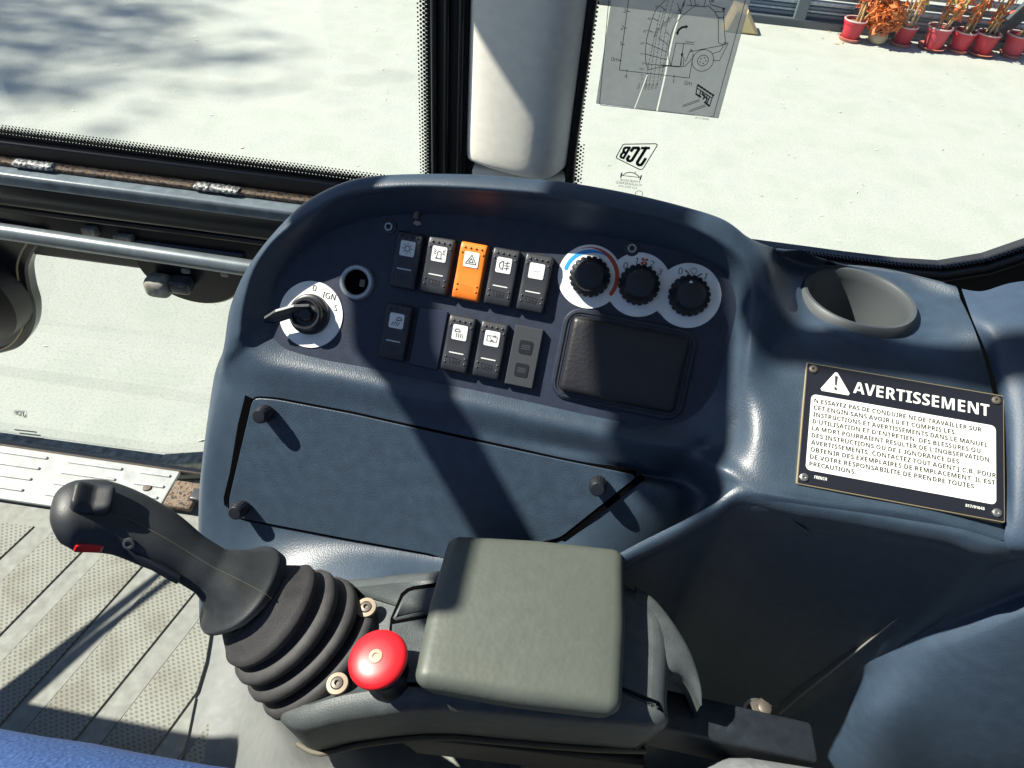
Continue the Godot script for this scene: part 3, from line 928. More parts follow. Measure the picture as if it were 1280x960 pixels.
func build_chart() -> void:
	# u runs right, v up, in metres from the lower left corner of the film
	var t := thing("load_chart", "torn grey load chart sticker on the window with a machine diagram and lift curves", "sticker", move(0.013, 0.648, WALL - 0.007))
	var xf := frame(V(0.013, 0.6485, WALL - 0.0062), Vector3.RIGHT, Vector3.UP, Vector3.BACK)
	var pieces := [PackedVector2Array(rounded(0.1305, 0.260, 0.001, 2, Vector2(0.06525, 0.130)))]
	for tear in [[[Vector2(0.0494,0.2054), Vector2(0.069,0.1172), Vector2(0.0697,0.1102), Vector2(0.0676,0.0955), Vector2(0.0656,0.0778), Vector2(0.0654,0.0571), Vector2(0.0658,0.0329), Vector2(0.0648,-0.0101)], 0.0009], [[Vector2(0.0479,0.0363), Vector2(0.0449,0.0193), Vector2(0.0398,-0.0082)], 0.0006]]:
		var lp := []
		for q in tear[0]: lp.append(V(q.x, q.y, 0))
		var line := PackedVector2Array()
		for q in refine_line(lp, 5, false): line.append(Vector2(q.x, q.y))
		var gap: PackedVector2Array = Geometry2D.offset_polyline(line, tear[1], Geometry2D.JOIN_ROUND, Geometry2D.END_SQUARE)[0]
		var next := []
		for piece in pieces: next.append_array(Geometry2D.clip_polygons(piece, gap))
		pieces = next
	for piece in pieces: part(t, "film", prism(Array(piece), -0.0012, 0.0), M.chart_film, xf)
	var st := begin(false)
	var e := 0.00062
	stroke(st, [Vector2(-0.0029,0.1097), Vector2(0.0038,0.0007), Vector2(0.0053,-0.0008), Vector2(0.1052,0.0003)], e)
	stroke(st, [Vector2(0.122,0.0006), Vector2(0.1247,0.0021), Vector2(0.126,0.1232)], e)
	# scales
	stroke(st, [Vector2(0.0161,0.1117), Vector2(0.0187,0.0377), Vector2(0.0907,0.0379), Vector2(0.089,0.0624)], e)
	for q in [["0m", Vector2(0.0162,0.0458)], ["1", Vector2(0.0163,0.0616)], ["2", Vector2(0.0159,0.0771)], ["3", Vector2(0.0158,0.0927)]]: write(st, q[0], 0.0040, q[1], 1.0)
	for q in [[Vector2(0.0169,0.0473), Vector2(0.0197,0.0472)], [Vector2(0.0167,0.0634), Vector2(0.0195,0.0633)], [Vector2(0.0164,0.0789), Vector2(0.0193,0.0789)], [Vector2(0.0166,0.0944), Vector2(0.0195,0.0943)], [Vector2(0.0263,0.0392), Vector2(0.0264,0.0363)], [Vector2(0.0749,0.0395), Vector2(0.0752,0.0365)]]: stroke(st, q, e)
	for q in [["4", Vector2(0.0264,0.0304)], ["1", Vector2(0.0753,0.0308)], ["0m", Vector2(0.0908,0.0307)]]: write(st, q[0], 0.0040, q[1], 0.5)
	# fan of reach curves
	for l in [[Vector2(0.0533,0.1108), Vector2(0.0482,0.1043), Vector2(0.0441,0.099), Vector2(0.0424,0.0915), Vector2(0.0411,0.0814), Vector2(0.0404,0.0699), Vector2(0.0418,0.0571), Vector2(0.0437,0.0493), Vector2(0.0476,0.0414)], [Vector2(0.0834,0.108), Vector2(0.08,0.1059), Vector2(0.0716,0.0977), Vector2(0.0657,0.0891), Vector2(0.0633,0.0775), Vector2(0.0634,0.0647), Vector2(0.0658,0.0545), Vector2(0.0697,0.0481)],
			[Vector2(0.0479,0.1025), Vector2(0.0534,0.0991)], [Vector2(0.0429,0.0906), Vector2(0.0486,0.0887)], [Vector2(0.0409,0.0791), Vector2(0.0455,0.0779)], [Vector2(0.0406,0.0671), Vector2(0.0628,0.061)], [Vector2(0.0516,0.0733), Vector2(0.0618,0.0682)], [Vector2(0.0578,0.0801), Vector2(0.0618,0.0771)], [Vector2(0.0422,0.0564), Vector2(0.0642,0.0534)], [Vector2(0.0438,0.0469), Vector2(0.0695,0.0475)], [Vector2(0.0473,0.0414), Vector2(0.0696,0.0483)], [Vector2(0.0632,0.1065), Vector2(0.0688,0.0974)]]:
		stroke(st, l, e)
	for q in [["50°", Vector2(0.0473,0.1006)], ["40°", Vector2(0.0423,0.0888)], ["30°", Vector2(0.04,0.0769)], ["20°", Vector2(0.0397,0.0653)], ["10°", Vector2(0.0413,0.055)], ["0°", Vector2(0.0433,0.0458)], ["-10°", Vector2(0.0434,0.0401)]]: write(st, q[0], 0.0023, q[1], 1.0)
	for l in [[Vector2(0.0435,0.0303), Vector2(0.0421,0.0377)], [Vector2(0.0486,0.0254), Vector2(0.0471,0.0471), Vector2(0.0477,0.0733), Vector2(0.0486,0.0995)], [Vector2(0.052,0.0258), Vector2(0.0501,0.0527), Vector2(0.0496,0.0773), Vector2(0.0521,0.1011)], [Vector2(0.0558,0.0262), Vector2(0.0538,0.0545), Vector2(0.0527,0.0814), Vector2(0.0541,0.1097)], [Vector2(0.0601,0.0267), Vector2(0.0583,0.0523), Vector2(0.0571,0.0807), Vector2(0.0588,0.1102)], [Vector2(0.0624,0.0325), Vector2(0.0623,0.0528), Vector2(0.0615,0.0735)]]:
		for i in l.size() - 1:
			var a: Vector2 = l[i]
			var b: Vector2 = l[i + 1]
			var n := int(a.distance_to(b) / 0.0034)
			for k in n: stroke(st, [a.lerp(b, float(k) / n), a.lerp(b, (k + 0.62) / n)], e * 0.85)
	for q in [["2000kg", Vector2(0.0484,0.0727), 1.36], ["2250kg", Vector2(0.0528,0.0796), 1.34], ["2500kg", Vector2(0.0562,0.0837), 1.32], ["2750kg", Vector2(0.06,0.0885), 1.30], ["3000kg", Vector2(0.0643,0.0927), 1.26]]: write(st, q[0], 0.0022, q[1], 0.0, 0, false, q[2])
	for q in [["2665", Vector2(0.0422,0.0204)], ["2000", Vector2(0.0489,0.0205)], ["2250", Vector2(0.0524,0.0209)], ["2500", Vector2(0.0559,0.0213)], ["3000", Vector2(0.0599,0.0225)]]: write(st, q[0], 0.0022, q[1], 0.0, 0, false, PI / 2 - 0.1)
	# double arrow
	stroke(st, [Vector2(0.0691,0.0801), Vector2(0.07,0.0831), Vector2(0.0724,0.0855), Vector2(0.0761,0.0865)], 0.0019)
	fill(st, [Vector2(0.0753,0.0884), Vector2(0.0783,0.087), Vector2(0.0764,0.0844)], 0.00004)
	fill(st, [Vector2(0.0674,0.0805), Vector2(0.0694,0.0775), Vector2(0.071,0.0803)], 0.00004)
	# machine
	for l in [[Vector2(0.0697,0.0481), Vector2(0.0699,0.0704), Vector2(0.0876,0.0711)], [Vector2(0.0776,0.0705), Vector2(0.0789,0.048)], [Vector2(0.0787,0.0726), Vector2(0.0876,0.0729)], [Vector2(0.0782,0.048), Vector2(0.084,0.0494), Vector2(0.0897,0.0583)], [Vector2(0.083,0.0536), Vector2(0.0853,0.064), Vector2(0.0885,0.0647)], [Vector2(0.0859,0.0634), Vector2(0.0861,0.0663), Vector2(0.0879,0.0639)], [Vector2(0.0875,0.0642), Vector2(0.0934,0.0663), Vector2(0.1161,0.0735)], [Vector2(0.1078,0.0646), Vector2(0.1145,0.0673), Vector2(0.1164,0.0726)], [Vector2(0.1155,0.0758), Vector2(0.1203,0.076), Vector2(0.1161,0.0583), Vector2(0.1095,0.0582)],
			[Vector2(0.1048,0.0983), Vector2(0.1108,0.0752), Vector2(0.116,0.0739)], [Vector2(0.1098,0.0988), Vector2(0.1174,0.076)], [Vector2(0.1,0.1029), Vector2(0.1044,0.0982), Vector2(0.1095,0.0985), Vector2(0.109,0.1038), Vector2(0.1,0.1029)], [Vector2(0.0927,0.1076), Vector2(0.1,0.1029)], [Vector2(0.0953,0.1087), Vector2(0.1073,0.1068), Vector2(0.109,0.1038)], [Vector2(0.0723,0.1059), Vector2(0.0887,0.1062), Vector2(0.0927,0.1076)], [Vector2(0.0741,0.1118), Vector2(0.0769,0.1062)], [Vector2(0.0785,0.1123), Vector2(0.0807,0.1063)], [Vector2(0.0891,0.1134), Vector2(0.0887,0.1062)], [Vector2(0.0922,0.1137), Vector2(0.0947,0.1087)], [Vector2(0.0775,0.0592), Vector2(0.0808,0.0573), Vector2(0.082,0.0491)], [Vector2(0.0784,0.0573), Vector2(0.0796,0.0495)]]:
		stroke(st, l, e)
	stroke(st, [Vector2(0.06,0.0475), Vector2(0.0782,0.048)], e * 1.8)
	stroke(st, arc(Vector2(0.1,0.0567), 0.0106, 0, 360, 30), e)
	stroke(st, arc(Vector2(0.1,0.0567), 0.0053, 0, 360, 20), e)
	for k in 5: stroke(st, arc(Vector2(0.1,0.0567) + Vector2.from_angle(TAU * k / 5.0) * 0.0029, 0.0004, 0, 360, 6), e)
	for q in [Vector2(0.0783,0.0602), Vector2(0.1175,0.0749), Vector2(0.1079,0.1061), Vector2(0.0957,0.1123)]: stroke(st, arc(q, 0.0010, 0, 360, 8), e * 1.3)
	# pallet forks
	for k in 6: stroke(st, [Vector2(0.1011,0.0319).lerp(Vector2(0.1193,0.0232), k / 5.6), Vector2(0.1011,0.0319).lerp(Vector2(0.1193,0.0232), (k + 0.6) / 5.6)], 0.0020)
	for l in [[Vector2(0.1005,0.0315), Vector2(0.1011,0.0233)], [Vector2(0.1186,0.0223), Vector2(0.1178,0.0118)], [Vector2(0.1011,0.0288), Vector2(0.1176,0.0208)]]: stroke(st, l, 0.0010)
	stroke(st, [Vector2(0.1012,0.0227), Vector2(0.1067,0.02)], 0.0018)
	stroke(st, [Vector2(0.112,0.0154), Vector2(0.1178,0.0118)], 0.0018)
	for q in [[Vector2(0.1052,0.0263), Vector2(0.1052,0.0207)], [Vector2(0.1072,0.0254), Vector2(0.111,0.0195)], [Vector2(0.1105,0.0241), Vector2(0.1096,0.0179)], [Vector2(0.1126,0.0225), Vector2(0.1133,0.016)], [Vector2(0.1155,0.0208), Vector2(0.1146,0.0143)], [Vector2(0.1069,0.0233), Vector2(0.1143,0.0189)]]: stroke(st, q, 0.0012)
	for l in [[Vector2(0.1059,0.0175), Vector2(0.0917,0.0098), Vector2(0.0905,0.0077)], [Vector2(0.1069,0.0162), Vector2(0.092,0.0082)], [Vector2(0.1134,0.0127), Vector2(0.1,0.0055), Vector2(0.0985,0.0032)], [Vector2(0.1144,0.0114), Vector2(0.1004,0.0038)]]: stroke(st, l, e)
	write(st, "817/18643", 0.0022, Vector2(0.1138,-0.0033), 0.5)
	part(t, "print", done(st), M.chart_ink, xf * move(0, 0, 0.0002))


# ------------------------------------------------------------------ floor
func strip(parent: Node, called: String, poly: Array, y0: float, y1: float, m: Material) -> void:
	# low slab on the floor; texture coordinates follow the ribs
	var pts := PackedVector2Array(poly)
	if Geometry2D.is_polygon_clockwise(pts): pts.reverse()
	var st := begin(false)
	var ax := Vector2(0.967, 0.254)
	var ay := Vector2(-0.254, 0.967)
	var put := func(p: Vector2, y: float) -> void:
		var q := Vector2(p.dot(ax), p.dot(ay))
		st.set_uv(q / 0.0085)
		st.set_uv2(q * 3.0)
		st.add_vertex(V(p.x, y, p.y))
	var idx := Geometry2D.triangulate_polygon(pts)
	for k in range(0, idx.size(), 3):
		var t := [pts[idx[k]], pts[idx[k + 1]], pts[idx[k + 2]]]
		if (t[1] - t[0]).cross(t[2] - t[0]) < 0: t.reverse()
		for p in t: put.call(p, y1)
	for i in pts.size():
		var a := pts[i]; var b := pts[(i + 1) % pts.size()]
		for q in [[a, y0], [a, y1], [b, y1], [a, y0], [b, y1], [b, y0]]: put.call(q[0], q[1])
	part(parent, called, done(st), m, Transform3D())


func build_floor() -> void:
	var st := begin(false)
	var base := part(self, "cab_floor", rbox(V(2.3, 0.04, 1.50), 0.005), M.floor_rubber, move(0.03, -0.026, 0.065))
	tag(base, "", "", "", "structure")
	var f := thing("floor_mat", "grey rubber floor mat with raised pierced ribs beside the control lever", "floor mat", move(-0.6, 0, -0.4))
	var outline := PackedVector2Array([Vector2(-1.25,-0.585), Vector2(-0.781,-0.5612), Vector2(-0.7085,-0.5652), Vector2(-0.6246,-0.5711), Vector2(-0.5299,-0.5936), Vector2(-0.4845,-0.5956), Vector2(-0.4524,-0.5557), Vector2(-0.4118,-0.4713), Vector2(-0.3941,-0.4041), Vector2(-0.3886,-0.3619), Vector2(-0.3773,-0.3134), Vector2(-0.33,0), Vector2(-0.3,0.5), Vector2(-1.25,0.5)])
	strip(f, "mat_base", Array(outline), -0.005, 0.003, M.floor_rubber)
	var ax := Vector2(0.967, 0.254)
	var ay := Vector2(-0.254, 0.967)
	for k in 14:
		var q := -0.562 + (k - 8) * 0.0945
		for band in [[q - 0.063, q - 0.0016, "tread", 0.0065, "pierced_rib"], [q + 0.0014, q + 0.0300, "floor_rubber", 0.0052, "smooth_rib"]]:
			var quadr := PackedVector2Array([ax * band[0] - ay * 1.6, ax * band[1] - ay * 1.6, ax * band[1] + ay * 1.2, ax * band[0] + ay * 1.2])
			for piece in Geometry2D.intersect_polygons(quadr, outline):
				strip(f, band[4], Array(piece), 0.001, band[3], M[band[2]])
	strip(f, "pierced_rib", [Vector2(-0.3583,-0.331), Vector2(-0.327,-0.325), Vector2(-0.3035,-0.3199), Vector2(-0.2989,-0.2876), Vector2(-0.2979,-0.2653), Vector2(-0.3647,-0.2553), Vector2(-0.369,-0.2863)], 0.0, 0.006, M.tread)
	# sill plate just inside the door
	var t := thing("tread_plate", "white metal tread plate with pressed ribs on the door sill", "tread plate", move(-0.7, 0, -0.66))
	part(t, "plate", rbox(V(0.62, 0.006, 0.098), 0.002), M.sill_white, Transform3D(Basis(Vector3.UP, 0.0), V(-0.875, 0.0025, -0.652)))
	for k in 4:
		for s in [[-0.70, 0.09], [-0.845, 0.13], [-0.60, 0.05]]:
			part(t, "rib", rbox(V(s[1], 0.004, 0.0055), 0.0019), M.sill_white, move(s[0], 0.0065, -0.688 + k * 0.022))
	for s in [[-0.71, -0.618], [-0.60, -0.66]]:
		part(t, "screw", lathe([Vector2(0.007, 0), Vector2(0.006, 0.0025), Vector2(0, 0.003)], 14, frame(V(s[0], 0.0056, s[1]), Vector3.RIGHT, Vector3.FORWARD, Vector3.UP)), M.bolt_steel)
	part(t, "sealant", rbox(V(0.66, 0.006, 0.010), 0.002), M.washer_brown, move(-0.855, 0.004, -0.706))
	var r := thing("rust_patch", "orange rusty bracket end on the floor beside the tread plate", "bracket", move(-0.545, 0, -0.655))
	part(r, "bracket_end", rbox(V(0.045, 0.012, 0.05), 0.004), M.rust, move(-0.538, 0.006, -0.655))
	part(r, "bolt_head", rbox(V(0.022, 0.008, 0.022), 0.003), M.bump_black, move(-0.512, 0.014, -0.655))
	# moulded fairing between mat and control pod
	var fa := thing("seat_fairing", "light grey moulded fairing sloping from the floor to the control pod", "seat base", move(-0.3, 0, -0.2))
	part(fa, "shell", sheet([[V(-0.4329,0.001,-0.505), V(-0.4034,0.001,-0.4363), V(-0.3951,0.001,-0.387), V(-0.3875,0.001,-0.3411), V(-0.3743,0.001,-0.2851), V(-0.3547,0.001,-0.2099)], [V(-0.3936,0.01,-0.4936), V(-0.3641,0.008,-0.4253), V(-0.3548,0.008,-0.3763), V(-0.3497,0.008,-0.3292), V(-0.3382,0.008,-0.279), V(-0.314,0.008,-0.206)], [V(-0.3581,0.05,-0.4527), V(-0.3249,0.04,-0.3908), V(-0.3098,0.04,-0.347), V(-0.305,0.04,-0.3047), V(-0.2952,0.04,-0.2616), V(-0.2736,0.04,-0.1958)], [V(-0.2746,0.2,-0.3552), V(-0.2456,0.2,-0.3065), V(-0.2301,0.2,-0.2759), V(-0.2291,0.2,-0.2451), V(-0.2246,0.2,-0.213), V(-0.2087,0.2,-0.1588)], [V(-0.1952,0.36,-0.2715), V(-0.1767,0.36,-0.2332), V(-0.1568,0.36,-0.2139), V(-0.1363,0.36,-0.2066), V(-0.1088,0.355,-0.1987), V(-0.0786,0.35,-0.1788)], [V(-0.1473,0.37,-0.2888), V(-0.1307,0.37,-0.2561), V(-0.1108,0.37,-0.2328), V(-0.0881,0.37,-0.2206), V(-0.0606,0.365,-0.2115), V(-0.0179,0.36,-0.1848)]], 5, 5), M.fairing, Transform3D())


# ------------------------------------------------------------------ side console
var console: Node3D
var TP := frame(V(-0.0464,0.6144,-0.4607), V(0.99554, 0.01337, 0.09336), V(0.04982, 0.76593, -0.64099), V(-0.08007, 0.64279, 0.76185))      # instrument panel: x along it, y up it, z out of it
var TF := frame(V(-0.0813,0.5034,-0.3779), V(0.99619, 0.00000, 0.08716), V(0.04489, 0.85717, -0.51308), V(-0.07471, 0.51504, 0.85391))      # fuse cover
var TS := frame(V(0.2576,0.5997,-0.3859), V(0.99452, 0.00000, 0.10453), V(0.09314, 0.45399, -0.88613), V(-0.04745, 0.89101, 0.45150))      # shelf with the warning plate
var CUP := V(0.2378,0.637,-0.5074)

func build_console() -> void:
	console = thing("side_console", "dark blue grey moulded side console with hooded switch panel and cup holder", "console", move(0.0, 0.0, -0.45))
	var rows := [
		[V(-0.2296,0.5732,-0.4452), V(-0.2423,0.577,-0.438), V(-0.2501,0.5767,-0.4306), V(-0.2656,0.5638,-0.4345), V(-0.2696,0.5338,-0.4545), V(-0.2696,0.4638,-0.4895), V(-0.2696,0.2638,-0.5095), V(-0.2696,0.0638,-0.5095)],
		[V(-0.2303,0.5867,-0.4567), V(-0.2423,0.5905,-0.4461), V(-0.2492,0.5955,-0.4425), V(-0.2625,0.5868,-0.4497), V(-0.2625,0.5368,-0.4797), V(-0.2625,0.4368,-0.5147), V(-0.2625,0.2168,-0.5347), V(-0.2625,0.0168,-0.5347)],
		[V(-0.2273,0.6038,-0.4708), V(-0.2369,0.6131,-0.4613), V(-0.2424,0.6193,-0.4579), V(-0.2526,0.6101,-0.463), V(-0.2526,0.5601,-0.493), V(-0.2526,0.4601,-0.528), V(-0.2526,0.2401,-0.548), V(-0.2526,0.0401,-0.548)],
		[V(-0.2158,0.6189,-0.4824), V(-0.2256,0.6321,-0.4709), V(-0.2293,0.6398,-0.4686), V(-0.239,0.6299,-0.4744), V(-0.239,0.5799,-0.5044), V(-0.239,0.4799,-0.5394), V(-0.239,0.2599,-0.5594), V(-0.239,0.0599,-0.5594)],
		[V(-0.2013,0.6319,-0.4918), V(-0.2091,0.6471,-0.4779), V(-0.2127,0.6561,-0.4754), V(-0.2228,0.6489,-0.4847), V(-0.2228,0.5989,-0.5147), V(-0.2228,0.4989,-0.5497), V(-0.2228,0.2789,-0.5697), V(-0.2228,0.0789,-0.5697)],
		[V(-0.1858,0.6415,-0.4983), V(-0.1927,0.6605,-0.4835), V(-0.1951,0.6695,-0.4809), V(-0.2048,0.6663,-0.4936), V(-0.2048,0.6163,-0.5236), V(-0.2048,0.5163,-0.5586), V(-0.2048,0.2963,-0.5786), V(-0.2048,0.0963,-0.5786)],
		[V(-0.1647,0.6498,-0.5031), V(-0.1718,0.6738,-0.4899), V(-0.1732,0.6823,-0.4867), V(-0.1812,0.6804,-0.5004), V(-0.1812,0.6304,-0.5304), V(-0.1812,0.5304,-0.5654), V(-0.1812,0.3104,-0.5854), V(-0.1812,0.1104,-0.5854)],
		[V(-0.1423,0.6563,-0.5062), V(-0.1503,0.68,-0.4929), V(-0.1511,0.6894,-0.4891), V(-0.1577,0.6892,-0.504), V(-0.1577,0.6392,-0.534), V(-0.1577,0.5392,-0.569), V(-0.1577,0.3192,-0.589), V(-0.1577,0.1192,-0.589)],
		[V(-0.1101,0.6617,-0.5074), V(-0.1152,0.6866,-0.4947), V(-0.1159,0.6959,-0.4909), V(-0.1205,0.6959,-0.5058), V(-0.1205,0.6459,-0.5358), V(-0.1205,0.5459,-0.5708), V(-0.1205,0.3259,-0.5908), V(-0.1205,0.1259,-0.5908)],
		[V(-0.0653,0.6665,-0.5067), V(-0.0662,0.6918,-0.494), V(-0.0666,0.7012,-0.4902), V(-0.0697,0.7022,-0.5058), V(-0.0697,0.6522,-0.5358), V(-0.0697,0.5522,-0.5708), V(-0.0697,0.3322,-0.5908), V(-0.0697,0.1322,-0.5908)],
		[V(-0.0174,0.6669,-0.502), V(-0.0132,0.6949,-0.4923), V(-0.0121,0.7045,-0.4885), V(-0.0118,0.7058,-0.504), V(-0.0118,0.6558,-0.534), V(-0.0118,0.5558,-0.569), V(-0.0118,0.3358,-0.589), V(-0.0118,0.1358,-0.589)],
		[V(0.0277,0.6676,-0.4978), V(0.0305,0.694,-0.4884), V(0.032,0.7038,-0.4846), V(0.0359,0.7059,-0.5004), V(0.0359,0.6559,-0.5304), V(0.0359,0.5559,-0.5654), V(0.0359,0.3359,-0.5854), V(0.0359,0.1359,-0.5854)],
		[V(0.0682,0.6682,-0.4941), V(0.0705,0.6913,-0.4858), V(0.0731,0.7008,-0.4817), V(0.0813,0.7025,-0.4967), V(0.0813,0.6525,-0.5267), V(0.0813,0.5525,-0.5617), V(0.0813,0.3325,-0.5817), V(0.0813,0.1325,-0.5817)],
		[V(0.099,0.6661,-0.489), V(0.1018,0.6847,-0.4808), V(0.1051,0.6939,-0.4778), V(0.1147,0.6969,-0.4938), V(0.1147,0.6469,-0.5238), V(0.1147,0.5469,-0.5588), V(0.1147,0.3269,-0.5788), V(0.1147,0.1269,-0.5788)],
		[V(0.1178,0.6618,-0.4835), V(0.1211,0.6763,-0.4757), V(0.1255,0.6854,-0.4737), V(0.1353,0.6865,-0.488), V(0.1569,0.6703,-0.5092), V(0.1686,0.665,-0.511), V(0.1686,0.605,-0.551), V(0.1686,0.355,-0.581)],
		[V(0.1274,0.6558,-0.4774), V(0.1316,0.6686,-0.4707), V(0.1368,0.6764,-0.4689), V(0.1496,0.6759,-0.4828), V(0.1808,0.648,-0.5277), V(0.2155,0.636,-0.545), V(0.2738,0.634,-0.554), V(0.317,0.64,-0.5348)],
		[V(0.1332,0.6474,-0.4697), V(0.1376,0.6575,-0.4633), V(0.1433,0.6631,-0.4609), V(0.158,0.6599,-0.4724), V(0.1846,0.639,-0.5026), V(0.2242,0.63,-0.5192), V(0.2909,0.631,-0.5302), V(0.3205,0.638,-0.5199)],
		[V(0.135,0.6384,-0.4619), V(0.1392,0.6471,-0.4557), V(0.1461,0.6506,-0.4527), V(0.1642,0.6462,-0.4602), V(0.1913,0.632,-0.4741), V(0.2202,0.6364,-0.4557), V(0.282,0.632,-0.4815), V(0.3139,0.6438,-0.4739)],
		[V(0.134,0.6252,-0.4509), V(0.1402,0.6303,-0.4415), V(0.1467,0.6336,-0.4344), V(0.1684,0.6252,-0.4413), V(0.1916,0.6269,-0.4423), V(0.2313,0.6267,-0.4398), V(0.2831,0.6289,-0.4409), V(0.322,0.6277,-0.4412)],
		[V(0.1319,0.6118,-0.4398), V(0.1398,0.6122,-0.4275), V(0.147,0.6126,-0.4179), V(0.1662,0.6087,-0.4112), V(0.1947,0.6036,-0.4003), V(0.2395,0.6021,-0.3927), V(0.2862,0.6026,-0.3887), V(0.3287,0.6014,-0.3908)],
		[V(0.1283,0.5934,-0.4246), V(0.1373,0.5918,-0.4106), V(0.1458,0.5902,-0.4004), V(0.1592,0.5931,-0.381), V(0.1923,0.5866,-0.367), V(0.2389,0.5846,-0.3581), V(0.2844,0.5842,-0.3525), V(0.3268,0.5818,-0.3523)],
		[V(0.1194,0.5801,-0.4144), V(0.1286,0.5764,-0.4011), V(0.1375,0.5741,-0.3917), V(0.1502,0.5791,-0.3655), V(0.1707,0.576,-0.3483), V(0.2144,0.5764,-0.3445), V(0.2626,0.5771,-0.3409), V(0.3235,0.5708,-0.3353)],
		[V(0.1109,0.5735,-0.4097), V(0.1196,0.5676,-0.3975), V(0.1264,0.5607,-0.391), V(0.1327,0.5696,-0.3664), V(0.1401,0.5671,-0.3562), V(0.1444,0.5655,-0.3481), V(0.1393,0.5451,-0.346), V(0.1433,0.5195,-0.3506)],
		[V(0.0979,0.5675,-0.406), V(0.1039,0.564,-0.3953), V(0.1075,0.5579,-0.3898), V(0.1178,0.5347,-0.3919), V(0.1258,0.5266,-0.3869), V(0.1364,0.5219,-0.3766), V(0.1317,0.5033,-0.3693), V(0.1337,0.479,-0.3735)],
		[V(0.0739,0.564,-0.4056), V(0.0768,0.5618,-0.3963), V(0.079,0.5564,-0.3907), V(0.0849,0.5356,-0.3883), V(0.0886,0.5225,-0.39), V(0.0993,0.5259,-0.3786), V(0.1116,0.5142,-0.3701), V(0.121,0.4638,-0.362)],
		[V(0.0364,0.5631,-0.4087), V(0.0384,0.5611,-0.3998), V(0.0394,0.5559,-0.3945), V(0.0413,0.5395,-0.391), V(0.0412,0.5329,-0.3859), V(0.0563,0.5231,-0.3787), V(0.0509,0.4917,-0.3602), V(0.0619,0.4565,-0.3301)],
		[V(-0.0115,0.5635,-0.4141), V(-0.0127,0.5604,-0.4045), V(-0.013,0.5554,-0.3996), V(-0.0138,0.5393,-0.3953), V(-0.0151,0.5315,-0.39), V(-0.0149,0.5036,-0.3731), V(0.0126,0.4611,-0.3451), V(0.0137,0.4539,-0.3163)],
		[V(-0.057,0.5634,-0.4189), V(-0.0586,0.5606,-0.4096), V(-0.0595,0.5555,-0.4046), V(-0.0615,0.54,-0.3995), V(-0.0629,0.5313,-0.3941), V(-0.0634,0.4822,-0.3645), V(-0.0632,0.443,-0.3408), V(-0.0587,0.4503,-0.3041)],
		[V(-0.0979,0.5628,-0.4226), V(-0.0998,0.5598,-0.4132), V(-0.1013,0.555,-0.4077), V(-0.1044,0.5396,-0.4024), V(-0.1069,0.5314,-0.398), V(-0.1087,0.4855,-0.3704), V(-0.1128,0.4391,-0.3428), V(-0.1086,0.4472,-0.3019)],
		[V(-0.1397,0.5631,-0.4273), V(-0.142,0.5604,-0.4182), V(-0.1441,0.5555,-0.4126), V(-0.1496,0.5409,-0.4069), V(-0.1523,0.532,-0.4023), V(-0.1561,0.4824,-0.3727), V(-0.1635,0.437,-0.346), V(-0.1651,0.4286,-0.305)],
		[V(-0.1833,0.5622,-0.4311), V(-0.1867,0.5593,-0.4219), V(-0.1901,0.5541,-0.4163), V(-0.1985,0.5402,-0.4102), V(-0.2032,0.5317,-0.4065), V(-0.2098,0.4844,-0.3786), V(-0.2181,0.4355,-0.3498), V(-0.2217,0.4043,-0.3117)],
		[V(-0.2127,0.5637,-0.4354), V(-0.2203,0.5599,-0.4252), V(-0.227,0.555,-0.4194), V(-0.2393,0.5404,-0.4133), V(-0.2468,0.5298,-0.4083), V(-0.2565,0.4824,-0.3806), V(-0.2606,0.4283,-0.3483), V(-0.2546,0.3684,-0.3023)],
		[V(-0.2254,0.5688,-0.4411), V(-0.2369,0.5661,-0.4327), V(-0.2449,0.5626,-0.4261), V(-0.2599,0.5464,-0.4203), V(-0.2731,0.5285,-0.42), V(-0.2813,0.4792,-0.3878), V(-0.2846,0.4197,-0.3545), V(-0.2797,0.344,-0.3038)],
		[V(-0.2285,0.5708,-0.4431), V(-0.2415,0.5712,-0.4349), V(-0.2492,0.5689,-0.4279), V(-0.265,0.5539,-0.4248), V(-0.2866,0.5162,-0.4425), V(-0.3001,0.4331,-0.4249), V(-0.3056,0.3607,-0.3934), V(-0.2973,0.2833,-0.3343)]]
	var turned := []
	for r in rows: turned.append(r)
	part(console, "housing", sheet(turned, 8, 8, true, func(p: Vector3) -> bool: return Vector2(p.x - CUP.x, p.z - CUP.z).length() < 0.0420 and p.y > 0.5 or p.x > 0.200 and p.z > -0.372 and p.y < 0.60 and (p - TS.origin).dot(TS.basis.z) < -0.0055), M.console_plastic)
	part(console, "rear_skirt", sheet([
		[V(0.1496,0.6759,-0.4828), V(0.1808,0.648,-0.5277), V(0.2155,0.636,-0.545), V(0.2738,0.634,-0.554), V(0.317,0.64,-0.5348)],
		[V(0.1496,0.6559,-0.5128), V(0.1808,0.628,-0.5577), V(0.2155,0.616,-0.575), V(0.2738,0.614,-0.584), V(0.317,0.62,-0.5648)],
		[V(0.1496,0.5159,-0.5428), V(0.1808,0.488,-0.5877), V(0.2155,0.476,-0.605), V(0.2738,0.474,-0.614), V(0.317,0.48,-0.5948)],
		[V(0.1496,0.2259,-0.5528), V(0.1808,0.198,-0.5977), V(0.2155,0.186,-0.615), V(0.2738,0.184,-0.624), V(0.317,0.19,-0.6048)]], 5, 4), M.console_plastic)
